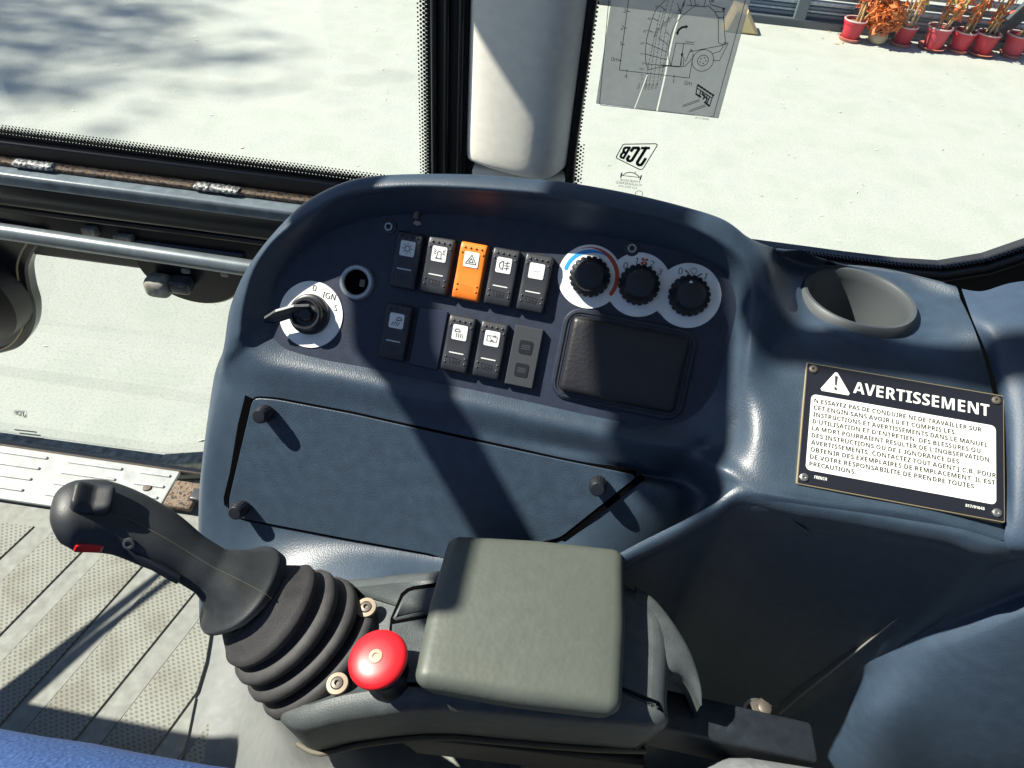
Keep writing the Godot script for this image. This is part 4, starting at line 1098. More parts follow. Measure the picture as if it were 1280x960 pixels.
	part(console, "front_face", sheet([
		[V(0.0332,0.4816,-0.3051), V(0.0807,0.5203,-0.3233), V(0.1108,0.5447,-0.3327), V(0.1308,0.559,-0.3413), V(0.1512,0.573,-0.3522), V(0.189,0.5732,-0.3487), V(0.2283,0.5742,-0.3466), V(0.2649,0.5747,-0.3437), V(0.2951,0.5751,-0.3413), V(0.3229,0.5716,-0.338), V(0.3729,0.5696,-0.35)],
		[V(0.0328,0.4772,-0.3008), V(0.0803,0.516,-0.3191), V(0.1105,0.5404,-0.3287), V(0.1304,0.5548,-0.3373), V(0.1508,0.5702,-0.3456), V(0.1884,0.5705,-0.3422), V(0.2275,0.5715,-0.3401), V(0.2639,0.572,-0.3374), V(0.294,0.5724,-0.335), V(0.3216,0.5689,-0.3317), V(0.3716,0.5669,-0.3437)],
		[V(0.0328,0.4672,-0.2988), V(0.0803,0.506,-0.3171), V(0.1105,0.5304,-0.3267), V(0.1304,0.5448,-0.3353), V(0.1508,0.5602,-0.3436), V(0.1884,0.5605,-0.3402), V(0.2275,0.5615,-0.3381), V(0.2639,0.562,-0.3354), V(0.294,0.5624,-0.333), V(0.3216,0.5589,-0.3297), V(0.3716,0.5569,-0.3417)],
		[V(0.0328,0.4472,-0.3038), V(0.0803,0.486,-0.3221), V(0.1105,0.5104,-0.3317), V(0.1304,0.5248,-0.3403), V(0.1508,0.5402,-0.3486), V(0.1884,0.5405,-0.3452), V(0.2275,0.5415,-0.3431), V(0.2639,0.542,-0.3404), V(0.294,0.5424,-0.338), V(0.3216,0.5389,-0.3347), V(0.3716,0.5369,-0.3467)],
		[V(0.0328,0.3272,-0.3068), V(0.0803,0.366,-0.3251), V(0.1105,0.3904,-0.3347), V(0.1304,0.4048,-0.3433), V(0.1508,0.4202,-0.3516), V(0.1884,0.4205,-0.3482), V(0.2275,0.4215,-0.3461), V(0.2639,0.422,-0.3434), V(0.294,0.4224,-0.341), V(0.3216,0.4189,-0.3377), V(0.3716,0.4169,-0.3497)],
		[V(0.0328,0.02,-0.3108), V(0.0803,0.02,-0.3291), V(0.1105,0.02,-0.3387), V(0.1304,0.02,-0.3473), V(0.1508,0.02,-0.3556), V(0.1884,0.02,-0.3522), V(0.2275,0.02,-0.3501), V(0.2639,0.02,-0.3474), V(0.294,0.02,-0.345), V(0.3216,0.02,-0.3417), V(0.3716,0.018,-0.3537)]], 5, 4), M.console_plastic)
	# instrument panel
	var outline := []
	var mid := Vector2(0.0, -0.002)
	for q in [Vector2(-0.1815,-0.0506), Vector2(-0.183,-0.0329), Vector2(-0.1812,-0.0107), Vector2(-0.1706,0.0089), Vector2(-0.1569,0.0256), Vector2(-0.1419,0.0379), Vector2(-0.1213,0.0484), Vector2(-0.0992,0.0565), Vector2(-0.0671,0.063), Vector2(-0.0224,0.0684), Vector2(0.0257,0.0682), Vector2(0.071,0.0682), Vector2(0.1117,0.0683), Vector2(0.1428,0.065), Vector2(0.162,0.0591), Vector2(0.172,0.0511), Vector2(0.1784,0.04), Vector2(0.1808,0.0282), Vector2(0.1807,0.011), Vector2(0.1794,-0.0065), Vector2(0.177,-0.0305), Vector2(0.1689,-0.0477), Vector2(0.1608,-0.0562), Vector2(0.1482,-0.0638), Vector2(0.1242,-0.068), Vector2(0.0866,-0.0685), Vector2(0.0384,-0.0671), Vector2(-0.0073,-0.0664), Vector2(-0.0484,-0.0665), Vector2(-0.0904,-0.0654), Vector2(-0.1342,-0.0658), Vector2(-0.1639,-0.0633), Vector2(-0.177,-0.0564), Vector2(-0.1802,-0.0537)]: outline.append(mid + (q - mid) * 1.035)
	part(console, "instrument_panel", prism(outline, -0.006, 0.0004), M.panel_plastic, TP)
	for q in [Vector2(-0.0963,0.048), Vector2(0.0955,0.0631)]:
		part(console, "panel_screw", lathe([Vector2(0.0062, 0.0004), Vector2(0.0058, 0.0014), Vector2(0.0036, 0.0016), Vector2(0.0032, 0.0030), Vector2(0.0020, 0.0030), Vector2(0.0018, 0.0012), Vector2(0, 0.0012)], 22, move(q.x, q.y, 0)), M.switch_black, TP)
		part(console, "screw_ring", lathe([Vector2(0.0034, 0.0031), Vector2(0.0032, 0.0034), Vector2(0.0022, 0.0034), Vector2(0.0020, 0.0031)], 18, move(q.x, q.y, 0)), M.socket_ring, TP)
	var q0 := Vector2(-0.0748,0.0579)
	part(console, "worn_chip", prism([Vector2(-0.003, -0.0010), Vector2(0.0005, -0.0022), Vector2(0.004, -0.0008), Vector2(0.0025, 0.0014), Vector2(-0.0015, 0.0016)], 0.0, 0.0009), M.scar, TP * move(q0.x, q0.y - 0.003, 0))
	part(console, "clip", rbox(V(0.005, 0.007, 0.004), 0.0015), M.bolt_steel, TP * move(q0.x - 0.001, q0.y + 0.003, 0.002))
	# fuse cover and its thumb screws
	var cover := []
	var raw := [Vector2(-0.1576,0.0308), Vector2(-0.1382,0.0335), Vector2(-0.0727,0.0348), Vector2(0.015,0.0336), Vector2(0.0999,0.0331), Vector2(0.1622,0.0335), Vector2(0.112,-0.0319), Vector2(0.0246,-0.0731), Vector2(0.0105,-0.0707), Vector2(-0.0663,-0.0743), Vector2(-0.1563,-0.0777), Vector2(-0.169,-0.0754), Vector2(-0.1707,-0.0638)]
	for i in raw.size():
		var a: Vector2 = raw[i]
		var b: Vector2 = raw[(i + raw.size() - 1) % raw.size()]
		var c: Vector2 = raw[(i + 1) % raw.size()]
		var d1 := (b - a).limit_length(minf(0.006, (b - a).length() * 0.4))
		var d2 := (c - a).limit_length(minf(0.006, (c - a).length() * 0.4))
		for k in 4:
			var t := k / 3.0
			cover.append((a + d1).lerp(a, t).lerp(a.lerp(a + d2, t), t))
	var slot := []
	for v in Geometry2D.offset_polygon(PackedVector2Array(cover), 0.0016, Geometry2D.JOIN_ROUND)[0]: slot.append(v)
	part(console, "cover_gap", prism(slot, -0.006, 0.0006), M.matt_black, TF)
	part(console, "side_slot", prism([Vector2(-0.1582,0.03), Vector2(-0.1647,0.0315), Vector2(-0.1688,0.0054), Vector2(-0.1722,-0.0384), Vector2(-0.1759,-0.0628), Vector2(-0.1746,-0.07), Vector2(-0.1692,-0.0642), Vector2(-0.1653,-0.026), Vector2(-0.1618,0.0069)], -0.006, 0.0009), M.matt_black, TF)
	part(console, "corner_slot", prism([Vector2(0.1635,0.0331), Vector2(0.1616,0.03), Vector2(0.1122,-0.0332), Vector2(0.1163,-0.0337), Vector2(0.1676,0.0314)], -0.006, 0.0007), M.matt_black, TF)
	part(console, "fuse_cover", prism(cover, -0.006, 0.0016, 0.0005), M.console_plastic, TF)
	for q in [Vector2(-0.1434,0.022), Vector2(-0.1566,-0.0658), Vector2(0.1329,0.0215)]:
		var knurl := func(a: float, v: Vector2) -> float: return 1.0 + (0.05 if v.y > 0.003 and v.y < 0.0135 and v.x > 0.006 and sin(a * 18.0) > 0.0 else 0.0)
		var th := part(console, "thumb_screw", lathe([Vector2(0.0050, 0.0), Vector2(0.0062, 0.0031), Vector2(0.0066, 0.0034), Vector2(0.0066, 0.0132), Vector2(0.0064, 0.0136), Vector2(0.0062, 0.0158), Vector2(0.0050, 0.0172), Vector2(0, 0.0176)], 72, Transform3D(), null, knurl), M.knob_black, TF * move(q.x, q.y, 0.001))
	# power socket
	var sk := Vector2(-0.1149,0.0002)
	var so := part(console, "power_socket", lathe([Vector2(0.0142, 0.0003), Vector2(0.0140, 0.0028), Vector2(0.0130, 0.0044), Vector2(0.0112, 0.0046), Vector2(0.0102, 0.0038), Vector2(0.0101, 0.0006)], 44), M.socket_ring, TP * move(sk.x, sk.y, 0), "round power socket with a pale ring")
	part(so, "socket_well", lathe([Vector2(0.0103, 0.0022), Vector2(0.0100, 0.0009), Vector2(0, 0.0009)], 32), M.matt_black, TP * move(sk.x, sk.y, 0))
	part(so, "contact", rbox(V(0.0045, 0.006, 0.001), 0.0004), M.bolt_steel, TP * move(sk.x + 0.0045, sk.y, 0.0012))
	# ashtray
	var c0 := Vector2(0.1058,-0.0248)
	var ash := part(console, "ashtray", prism(rounded(0.104, 0.072, 0.014, 6), 0.0, 0.0030, 0.0012), M.panel_plastic, TP * move(c0.x, c0.y, 0) * spin(-0.012), "dark padded ashtray lid in its frame")
	part(ash, "frame_ridge", ring_bar(rounded(0.0985, 0.0665, 0.011, 6), 0.0011, 0.0040), M.switch_black, TP * move(c0.x, c0.y, 0) * spin(-0.012))
	part(ash, "frame_ridge", ring_bar(rounded(0.0935, 0.0620, 0.008, 6), 0.0009, 0.0036), M.switch_black, TP * move(c0.x, c0.y, 0) * spin(-0.012))
	part(ash, "lid", rbox(V(0.0895, 0.0585, 0.016), 0.0045, 4, 8, func(p: Vector3) -> Vector3: return V(p.x, p.y, p.z + (0.0015 * (1.0 - pow(p.x / 0.045, 2) * 0.6 - pow(p.y / 0.029, 2) * 0.4) if p.z > 0 else 0.0))), M.ashtray_leather, TP * move(c0.x, c0.y, 0.003) * spin(-0.012))
	# cup holder
	var up := Transform3D(Basis(Vector3.RIGHT, -PI / 2), CUP)
	var cup := part(console, "cup_holder", lathe([Vector2(0.0558, -0.050), Vector2(0.0522, -0.034), Vector2(0.0491, -0.018), Vector2(0.0473, -0.008), Vector2(0.0457, -0.002), Vector2(0.0432, 0.0010), Vector2(0.0407, 0.0008), Vector2(0.0392, -0.0015), Vector2(0.0385, -0.008), Vector2(0.0347, -0.080), Vector2(0.0324, -0.084), Vector2(0.0000, -0.084)], 60, Transform3D(Basis(Vector3.RIGHT, -0.06), Vector3())), M.cup_grey, up)


# closed bar of square section along a 2D loop
func ring_bar(loop: Array, half: float, top: float) -> ArrayMesh:
	var st := begin(false)
	var n := loop.size()
	var outer := []; var inner := []
	for i in n:
		var d: Vector2 = ((loop[(i + 1) % n] as Vector2) - (loop[(i + n - 1) % n] as Vector2)).normalized()
		var s := Vector2(d.y, -d.x) * half
		outer.append((loop[i] as Vector2) + s); inner.append((loop[i] as Vector2) - s)
	for i in n:
		var j := (i + 1) % n
		var a: Vector2 = outer[i]; var b: Vector2 = outer[j]; var c: Vector2 = inner[j]; var d: Vector2 = inner[i]
		var m1 := a.lerp(d, 0.3); var m2 := b.lerp(c, 0.3); var m3 := b.lerp(c, 0.7); var m4 := a.lerp(d, 0.7)
		quad(st, V(a.x, a.y, 0), V(b.x, b.y, 0), V(m2.x, m2.y, top), V(m1.x, m1.y, top))
		quad(st, V(m1.x, m1.y, top), V(m2.x, m2.y, top), V(m3.x, m3.y, top), V(m4.x, m4.y, top))
		quad(st, V(m4.x, m4.y, top), V(m3.x, m3.y, top), V(c.x, c.y, 0), V(d.x, d.y, 0))
	return done(st)


func switch_face(y: float) -> float:
	var z := 0.0082 + (y * 0.085 if y > 0 else -y * 0.03)
	if absf(y) > 0.0185: z -= (absf(y) - 0.0185) * 0.55
	return z


func symbol(st: SurfaceTool, kind: String, k: float) -> void:
	var w := k * 0.115
	match kind:
		"lamp":
			stroke(st, arc(Vector2(), 0.40 * k, 0, 360, 20), w)
			for a in 8: stroke(st, [Vector2.from_angle(TAU * a / 8.0) * 0.58 * k, Vector2.from_angle(TAU * a / 8.0) * 0.85 * k], w)
		"beacon":
			stroke(st, [Vector2(-0.36, -0.6) * k, Vector2(-0.30, 0.15) * k] + arc(Vector2(0, 0.15) * k, 0.30 * k, 180, 0, 10) + [Vector2(0.36, -0.6) * k], w)
			stroke(st, [Vector2(-0.55, -0.68) * k, Vector2(0.55, -0.68) * k], w * 1.3)
			for s in [-1, 1]:
				for y in [0.05, 0.35, 0.65]: stroke(st, [Vector2(s * 0.55, y * 0.8) * k, Vector2(s * 0.92, y * 1.15) * k], w)
		"hazard":
			stroke(st, [Vector2(0, 0.75) * k, Vector2(-0.85, -0.65) * k, Vector2(0.85, -0.65) * k], w, 0, true)
			stroke(st, [Vector2(0, 0.22) * k, Vector2(-0.38, -0.40) * k, Vector2(0.38, -0.40) * k], w, 0, true)
		"fog":
			stroke(st, [Vector2(-0.10, 0.62) * k, Vector2(-0.10, -0.62) * k] + arc(Vector2(-0.10, 0) * k, 0.62 * k, 270, 90, 14), w * 1.2)
			for y in [0.4, 0.0, -0.4]: stroke(st, [Vector2(0.12, y) * k, Vector2(0.9, y + 0.06) * k], w)
			stroke(st, [Vector2(0.52, 0.68) * k, Vector2(0.44, 0.2) * k, Vector2(0.56, -0.2) * k, Vector2(0.48, -0.68) * k], w)
		"horn":
			stroke(st, [Vector2(-0.55, 0.02) * k, Vector2(-0.2, -0.08) * k, Vector2(0.3, -0.04) * k, Vector2(0.55, 0.06) * k], w * 0.7)
		"work_left":
			stroke(st, [Vector2(0.05, 0.05) * k, Vector2(0.80, 0.25) * k] + arc(Vector2(0.42, 0.20) * k, 0.42 * k, 10, 190, 12), w * 1.2)
			for x in [-0.75, -0.40, -0.05, 0.30]: stroke(st, [Vector2(x + 0.32, -0.15) * k, Vector2(x, -0.75) * k], w)
		"work_right":
			stroke(st, [Vector2(-0.80, 0.12) * k, Vector2(0.0, 0.12) * k] + arc(Vector2(-0.40, 0.14) * k, 0.42 * k, 0, 180, 12), w * 1.2)
			for x in [-0.5, -0.2, 0.1, 0.4]: stroke(st, [Vector2(x - 0.05, -0.15) * k, Vector2(x + 0.25 * (x + 0.6), -0.75) * k], w)
		"wiper":
			stroke(st, [Vector2(-0.8, 0.45) * k, Vector2(0.8, 0.45) * k, Vector2(0.8, -0.42) * k, Vector2(-0.8, -0.42) * k], w * 0.8, 0, true)
			stroke(st, [Vector2(-0.45, 0.35) * k, Vector2(0.05, -0.30) * k], w * 0.8)
			stroke(st, arc(Vector2(0.05, -0.42) * k, 0.24 * k, -20, 200, 8), w * 0.8)
			for x in [0.25, 0.5]: stroke(st, [Vector2(x, 0.62) * k, Vector2(x, 0.2) * k], w * 0.8)


func build_switches() -> void:
	var rock := rbox(V(0.0222, 0.0445, 0.0164), 0.0016, 3, 10, func(p: Vector3) -> Vector3:
		var t := (p.z + 0.0082) / 0.0164
		return V(p.x * (1.0 - 0.045 * t), p.y, p.z + (switch_face(p.y) - 0.0082) * t))
	var bumps := begin()
	for q in [[-0.0066, 0.0180], [-0.0022, 0.0180], [0.0022, 0.0180], [0.0066, 0.0180], [-0.0083, 0.0140], [0.0083, 0.0140], [-0.0078, -0.0108], [0.0078, -0.0108], [-0.0078, -0.0150], [0.0078, -0.0150]]:
		var r := 0.00095
		lathe([Vector2(r, 0.0), Vector2(r * 0.75, r * 0.7), Vector2(r * 0.3, r * 0.95), Vector2(0, r)], 10, move(q[0], q[1], switch_face(q[1]) - 0.0001), bumps)
	var bump_mesh := done(bumps)
	var lens := prism(rounded(0.0120, 0.0120, 0.0013, 3), -0.0004, 0.0005, 0.0002)
	var embst := begin(false)
	for q in [[Vector2(-0.0048, 0.0020), Vector2(-0.0036, -0.0022)], [Vector2(-0.0048, 0.0020), Vector2(0.0042, 0.0010)], [Vector2(-0.0015, 0.0010), Vector2(-0.0015, -0.0022)], [Vector2(0.0012, 0.0008), Vector2(0.0010, -0.0024)], [Vector2(0.0042, 0.0010), Vector2(0.0036, -0.0026)], [Vector2(-0.0036, -0.0022), Vector2(0.0036, -0.0026)], [Vector2(-0.0015, -0.0006), Vector2(0.0036, -0.0010)]]:
		stroke(embst, q, 0.0007)
	var emboss := done(embst)
	var bar := prism(rounded(0.0118, 0.0009, 0.0004, 2), -0.0003, 0.0003)
	var kinds := [
		[0, 0, "lamp", "black rocker switch with a lamp symbol, leftmost of the top row"], [1, 0, "beacon", "black rocker switch with a beacon symbol beside the orange switch"],
		[2, 0, "hazard", "orange hazard rocker switch with a warning triangle"], [3, 0, "fog", "black rocker switch with a fog lamp symbol"], [4, 0, "horn", "black rocker switch with a nearly blank white lens"],
		[0, 1, "work_left", "black rocker switch with a lamp throwing light down left"], [2, 1, "work_right", "black rocker switch with a lamp throwing light down right"], [3, 1, "wiper", "black rocker switch with a window wiper symbol"]]
	for k in kinds:
		var at := TP * move(-0.0762 + k[0] * 0.0259, (0.0240 if k[1] == 0 else -0.0332) , 0.0) * spin(-0.008)
		if k[1] == 1: at = at * move(0.0012, 0, 0)
		var orange: bool = k[2] == "hazard"
		var s := part(console, "rocker_switch", rock, M.switch_orange if orange else M.switch_black, at, k[3])
		var tilt := at * move(0, 0.0090, switch_face(0.0090)) * Transform3D(Basis(Vector3.RIGHT, 0.085), Vector3())
		part(s, "symbol_lens", lens, M.lens_white, tilt)
		var st := begin(false)
		symbol(st, k[2], 0.0049)
		part(s, "symbol", done(st), M.ink if k[2] != "horn" else M.ink_soft, tilt * move(0, 0, 0.0006))
		part(s, "grip_bumps", bump_mesh, M.orange_bumps if orange else M.bump_black, at).set_meta("kind", "stuff")
		var low := at * move(0, -0.0130, switch_face(-0.0130) + 0.0001) * Transform3D(Basis(Vector3.RIGHT, -0.03), Vector3())
		part(s, "embossed_mark", emboss, M.orange_bumps if orange else M.emboss, low)
		if not orange: part(s, "index_line", bar, M.line_white, at * move(0, -0.0072, switch_face(-0.0072) + 0.0001))
	part(console, "blank_plate", prism(rounded(0.0240, 0.0470, 0.0012, 3), 0.0, 0.0030, 0.0006), M.blank_plate, TP * move(-0.0762 + 0.0262 + 0.0012, -0.0332, 0) * spin(-0.008), "smooth dark blank plate between two switches")
	var bl := part(console, "blank_plate", prism(rounded(0.0225, 0.0470, 0.0010, 3), 0.0, 0.0062, 0.0008), M.blank_grey, TP * move(-0.0762 + 4 * 0.0262 + 0.001, -0.0335, 0) * spin(-0.008), "grey blank plate with two small dark squares")
	for y in [0.0075, -0.0105]:
		part(bl, "dark_square", prism(rounded(0.0105, 0.0105, 0.0015, 3), 0.0, 0.0004), M.emboss, TP * move(-0.0762 + 4 * 0.0262 + 0.001, -0.0335 + y, 0.0062) * spin(-0.008))
		var st := begin(false)
		for q in 3: stroke(st, [Vector2(-0.0032, -0.0014 + q * 0.0014), Vector2(0.0032, -0.0012 + q * 0.0014)], 0.0006)
		part(bl, "square_mark", done(st), M.bump_black, TP * move(-0.0762 + 4 * 0.0262 + 0.001, -0.0335 + y, 0.0067) * spin(-0.008))


func build_dials() -> void:
	# ignition
	var c := Vector2(-0.149,-0.0321)
	var ig := part(console, "ignition_switch", lathe([Vector2(0.0272, 0.0003), Vector2(0.0270, 0.0011), Vector2(0.0160, 0.0011)], 64), M.dial_white, TP * move(c.x, c.y, 0.0002), "ignition switch with a white ring plate marked 0 IGN S")
	part(ig, "barrel", lathe([Vector2(0.0166, 0.0010), Vector2(0.0164, 0.0060), Vector2(0.0150, 0.0072), Vector2(0.0135, 0.0074), Vector2(0.0132, 0.0120), Vector2(0.0122, 0.0134), Vector2(0.0108, 0.0134), Vector2(0.0102, 0.0124), Vector2(0.0100, 0.0100), Vector2(0, 0.0100)], 44), M.knob_black, TP * move(c.x, c.y, 0))
	var st := begin(false)
	write(st, "0", 0.0048, Vector2(-0.1493,-0.0104) + Vector2(0, -0.0024))
	write(st, "IGN", 0.0048, Vector2(-0.1362,-0.0146) + Vector2(0.0, -0.0024), 0.5, 0, false, -0.08)
	write(st, "S", 0.0048, Vector2(-0.1292,-0.0232) + Vector2(0, -0.0024), 0.5, 0, false, -0.12)
	part(ig, "lettering", done(st), M.ink, TP * move(0, 0, 0.0016))
	var dirn := (Vector2(-0.1788,-0.0454) - c).normalized()
	var kx := TP.basis * V(dirn.x, dirn.y, 0)
	var kn := TP.basis * V(-dirn.y, dirn.x, 0)
	var key := thing("ignition_key", "flat dark steel key standing in the ignition switch", "key", Transform3D(Basis(), TP * V(c.x, c.y, 0.010)))
	part(key, "bow", prism([Vector2(-0.007, 0.0), Vector2(-0.007, 0.009), Vector2(0.004, 0.013), Vector2(0.020, 0.0125), Vector2(0.032, 0.008), Vector2(0.034, 0.004), Vector2(0.028, -0.0005), Vector2(0.010, 0.001)], -0.0014, 0.0014, 0.0004), M.key_steel, frame(TP * V(c.x, c.y, 0.0105), kx, (TP.basis.z * 0.82 - kn * 0.57).normalized(), kx.cross((TP.basis.z * 0.82 - kn * 0.57).normalized())))
	part(key, "collar", lathe([Vector2(0.0062, -0.001), Vector2(0.0062, 0.0035), Vector2(0.0050, 0.0050), Vector2(0, 0.0052)], 20), M.knob_black, TP * move(c.x, c.y, 0.0095))
	# heater controls: one plate of three overlapping discs
	var k0 := Vector2(0.0677,0.0366)
	var k1 := Vector2(0.1055,0.037)
	var k2 := Vector2(0.1438,0.0354)
	var r := 0.0246
	var shape := PackedVector2Array(disc(r, 72, k0))
	for q in [k1, k2]: shape = Geometry2D.merge_polygons(shape, PackedVector2Array(disc(r, 72, q)))[0]
	var plate := part(console, "heater_plate", prism(Array(shape), 0.0, 0.0012, 0.0002), M.dial_white, TP, "white plate of three joined discs behind the heater knobs")
	st = begin(false)
	var band := arc(k0, 0.0188, 172, 48, 24)
	for i in band.size(): band[i] = band[i] + Vector2(0.0004, 0.0004)
	taper(st, k0, 0.0178, 0.0208, 170, 42, 0.0)
	part(plate, "blue_band", done(st), M.dial_blue, TP * move(0, 0, 0.0014))
	st = begin(false)
	taper(st, k0, 0.0196, 0.0228, -28, 118, 0.0)
	part(plate, "red_band", done(st), M.dial_red, TP * move(0, 0, 0.0016))
	st = begin(false)
	write(st, "0", 0.0048, Vector2(0.0932,0.0497) + Vector2(0, -0.0024)); write(st, "1", 0.0048, Vector2(0.1005,0.0547) + Vector2(0, -0.0024))
	write(st, "2", 0.0048, Vector2(0.1126,0.0543) + Vector2(0, -0.0024)); write(st, "3", 0.0048, Vector2(0.1194,0.0493) + Vector2(0, -0.0024), 0.5, 0, false, -0.15)
	write(st, "0", 0.0048, Vector2(0.1349,0.0526) + Vector2(0, -0.0024), 0.5, 0, false, 0.1); write(st, "1", 0.0048, Vector2(0.1529,0.052) + Vector2(0, -0.0024), 0.5, 0, false, -0.2)
	stroke(st, [Vector2(0.138,0.0537), Vector2(0.1401,0.0526), Vector2(0.1415,0.0501)], 0.0009)
	stroke(st, [Vector2(0.1506,0.0532), Vector2(0.1487,0.0519), Vector2(0.1476,0.0496)], 0.0009)
	part(plate, "lettering", done(st), M.ink, TP * move(0, 0, 0.0014))
	st = begin(false)
	var fan := Vector2(0.1066,0.0551)
	for k in 4:
		var a := PI / 2 * k + 0.5
		fill(st, [fan, fan + Vector2(0.0030, -0.0004).rotated(a), fan + Vector2(0.0030, 0.0014).rotated(a), fan + Vector2(0.0012, 0.0016).rotated(a)], 0)
	part(plate, "fan_symbol", done(st), M.dial_red, TP * move(0, 0, 0.0014))
	st = begin(false)
	var sn := Vector2(0.1443,0.0542)
	for k in 9: stroke(st, arc(sn + Vector2.from_angle(TAU * k / 9.0) * 0.0022, 0.0005, 0, 360, 6), 0.0003)
	part(plate, "frost_symbol", done(st), M.ink_soft, TP * move(0, 0, 0.0014))
	var teeth := func(a: float, v: Vector2) -> float: return 1.0 - (0.07 if v.x > 0.0140 and v.y > 0.002 and v.y < 0.0092 and sin(a * 20.0) > 0.35 else 0.0)
	var body := lathe([Vector2(0.0145, 0.0013), Vector2(0.0156, 0.0022), Vector2(0.0157, 0.0078), Vector2(0.0150, 0.0090), Vector2(0.0123, 0.0098), Vector2(0.0117, 0.0108), Vector2(0.0113, 0.0178), Vector2(0.0102, 0.0196), Vector2(0.006, 0.0204), Vector2(0, 0.0206)], 120, Transform3D(), null, teeth)
	var turn := [0.35, 0.55, 0.20]
	for i in 3:
		var q: Vector2 = [k0, k1, k2][i]
		var kn2 := part(console, "heater_knob", body, M.knob_black, TP * move(q.x + 0.0004, q.y - 0.0004, 0), ["black ribbed temperature knob on the blue and red disc", "black ribbed fan knob in the middle of three", "black ribbed knob with a white dot, rightmost of three"][i])
		part(kn2, "pointer_dot", lathe([Vector2(0.0014, 0.0), Vector2(0.0012, 0.0003), Vector2(0, 0.0004)], 14), M.lens_white if i == 2 else M.bump_black, TP * move(q.x + 0.0004 - sin(turn[i]) * 0.0092, q.y - 0.0004 + cos(turn[i]) * 0.0088, 0.0196))


# ring segment that narrows to a point at its second end
func taper(st: SurfaceTool, c: Vector2, r0: float, r1: float, a0: float, a1: float, z: float) -> void:
	var n := 26
	for k in n:
		var q := []
		for j in [k, k + 1]:
			var t := float(j) / n
			var a := Vector2.from_angle(deg_to_rad(lerpf(a0, a1, t)))
			var w := 1.0 - smoothstep(0.45, 1.0, t) * 0.93
			var mid := (r0 + r1) / 2 + (r1 - r0) * 0.42 * (1.0 - w)
			q.append([c + a * (mid - (r1 - r0) / 2 * w), c + a * (mid + (r1 - r0) / 2 * w)])
		var p := [q[0][0], q[0][1], q[1][1], q[1][0]]
		if a1 > a0: p = [q[0][0], q[0][1], q[1][1], q[1][0]]
		else: p.reverse()
		quad(st, V(p[0].x, p[0].y, z), V(p[1].x, p[1].y, z), V(p[2].x, p[2].y, z), V(p[3].x, p[3].y, z))
	var e := Vector2.from_angle(deg_to_rad(a0))
	fill(st, arc(c + e * (r0 + r1) / 2, (r1 - r0) / 2, 0, 360, 14).slice(0, 14), z + 0.00003)


func build_sign() -> void:
	var xf := TS * move(-0.0018, 0.0033, 0.0) * spin(0.0325)
	var s := thing("warning_plate", "black and white riveted warning plate headed AVERTISSEMENT on the console shelf", "warning sign", xf * move(0, 0, 0.002))
	part(s, "edge", prism(rounded(0.1395, 0.0932, 0.0012, 3), -0.004, 0.0022, 0.0003), M.brass_edge, xf)
	part(s, "plate", prism(rounded(0.1378, 0.0915, 0.0010, 3), 0.001, 0.0026, 0.0002), M.plate_black, xf)
	part(s, "white_field", prism(rounded(0.1280, 0.0573, 0.0035, 5, Vector2(-0.0004, -0.0067)), 0.002, 0.0029), M.plate_white, xf)
	var st := begin(false)
	write(st, "AVERTISSEMENT", 0.0088, Vector2(-0.0352, 0.0285), 0.0, 0.0945, true)
	var tr := PackedVector2Array([Vector2(-0.0575, 0.0268), Vector2(-0.0385, 0.0268), Vector2(-0.0480, 0.0415)])
	fill(st, Array(Geometry2D.offset_polygon(tr, 0.0010, Geometry2D.JOIN_ROUND)[0]), 0)
	write(st, "FRENCH", 0.0022, Vector2(-0.0580, -0.0405), 0.0, 0.0085, true)
	write(st, "817/01643", 0.0020, Vector2(0.0560, -0.0405), 1.0, 0.0125, true)
	part(s, "white_lettering", done(st), M.plate_white, xf * move(0, 0, 0.0028))
	st = begin(false)
	fill(st, [Vector2(-0.0490, 0.0390), Vector2(-0.0470, 0.0390), Vector2(-0.0475, 0.0318), Vector2(-0.0485, 0.0318)], 0.0002)
	fill(st, disc(0.0010, 14, Vector2(-0.0480, 0.0293)), 0.0002)
	var lines := [["N'ESSAYEZ PAS DE CONDUIRE NI DE TRAVAILLER SUR", 0.116], ["CET ENGIN SANS AVOIR LU ET COMPRIS LES", 0.0977], ["INSTRUCTIONS ET AVERTISSEMENTS DANS LE MANUEL", 0.120], ["D'UTILISATION ET D'ENTRETIEN. DES BLESSURES OU", 0.1153], ["LA MORT POURRAIENT RESULTER DE L'INOBSERVATION", 0.121], ["DES INSTRUCTIONS OU DE L'IGNORANCE DES", 0.101], ["AVERTISSEMENTS. CONTACTEZ TOUT AGENT J.C.B. POUR", 0.1257], ["OBTENIR DES EXEMPLAIRES DE REMPLACEMENT. IL EST", 0.125], ["DE VOTRE RESPONSABILITE DE PRENDRE TOUTES", 0.111], ["PRECAUTIONS.", 0.032]]
	for i in lines.size(): write(st, lines[i][0], 0.0033, Vector2(-0.0622, 0.0156 - i * 0.00530), 0.0, lines[i][1], i >= 0)
	part(s, "black_lettering", done(st), M.ink, xf * move(0, 0, 0.0031))
	for q in [Vector2(-0.0645, 0.0415), Vector2(0.0640, 0.0415), Vector2(-0.0650, -0.0412), Vector2(0.0640, -0.0408)]:
		var rv := part(s, "rivet", lathe([Vector2(0.0031, 0.0026), Vector2(0.0029, 0.0036), Vector2(0.0018, 0.0042), Vector2(0.0010, 0.0041), Vector2(0.0008, 0.0030), Vector2(0, 0.0030)], 20), M.bolt_steel if q.y > 0 else M.steel, xf * move(q.x, q.y, 0))


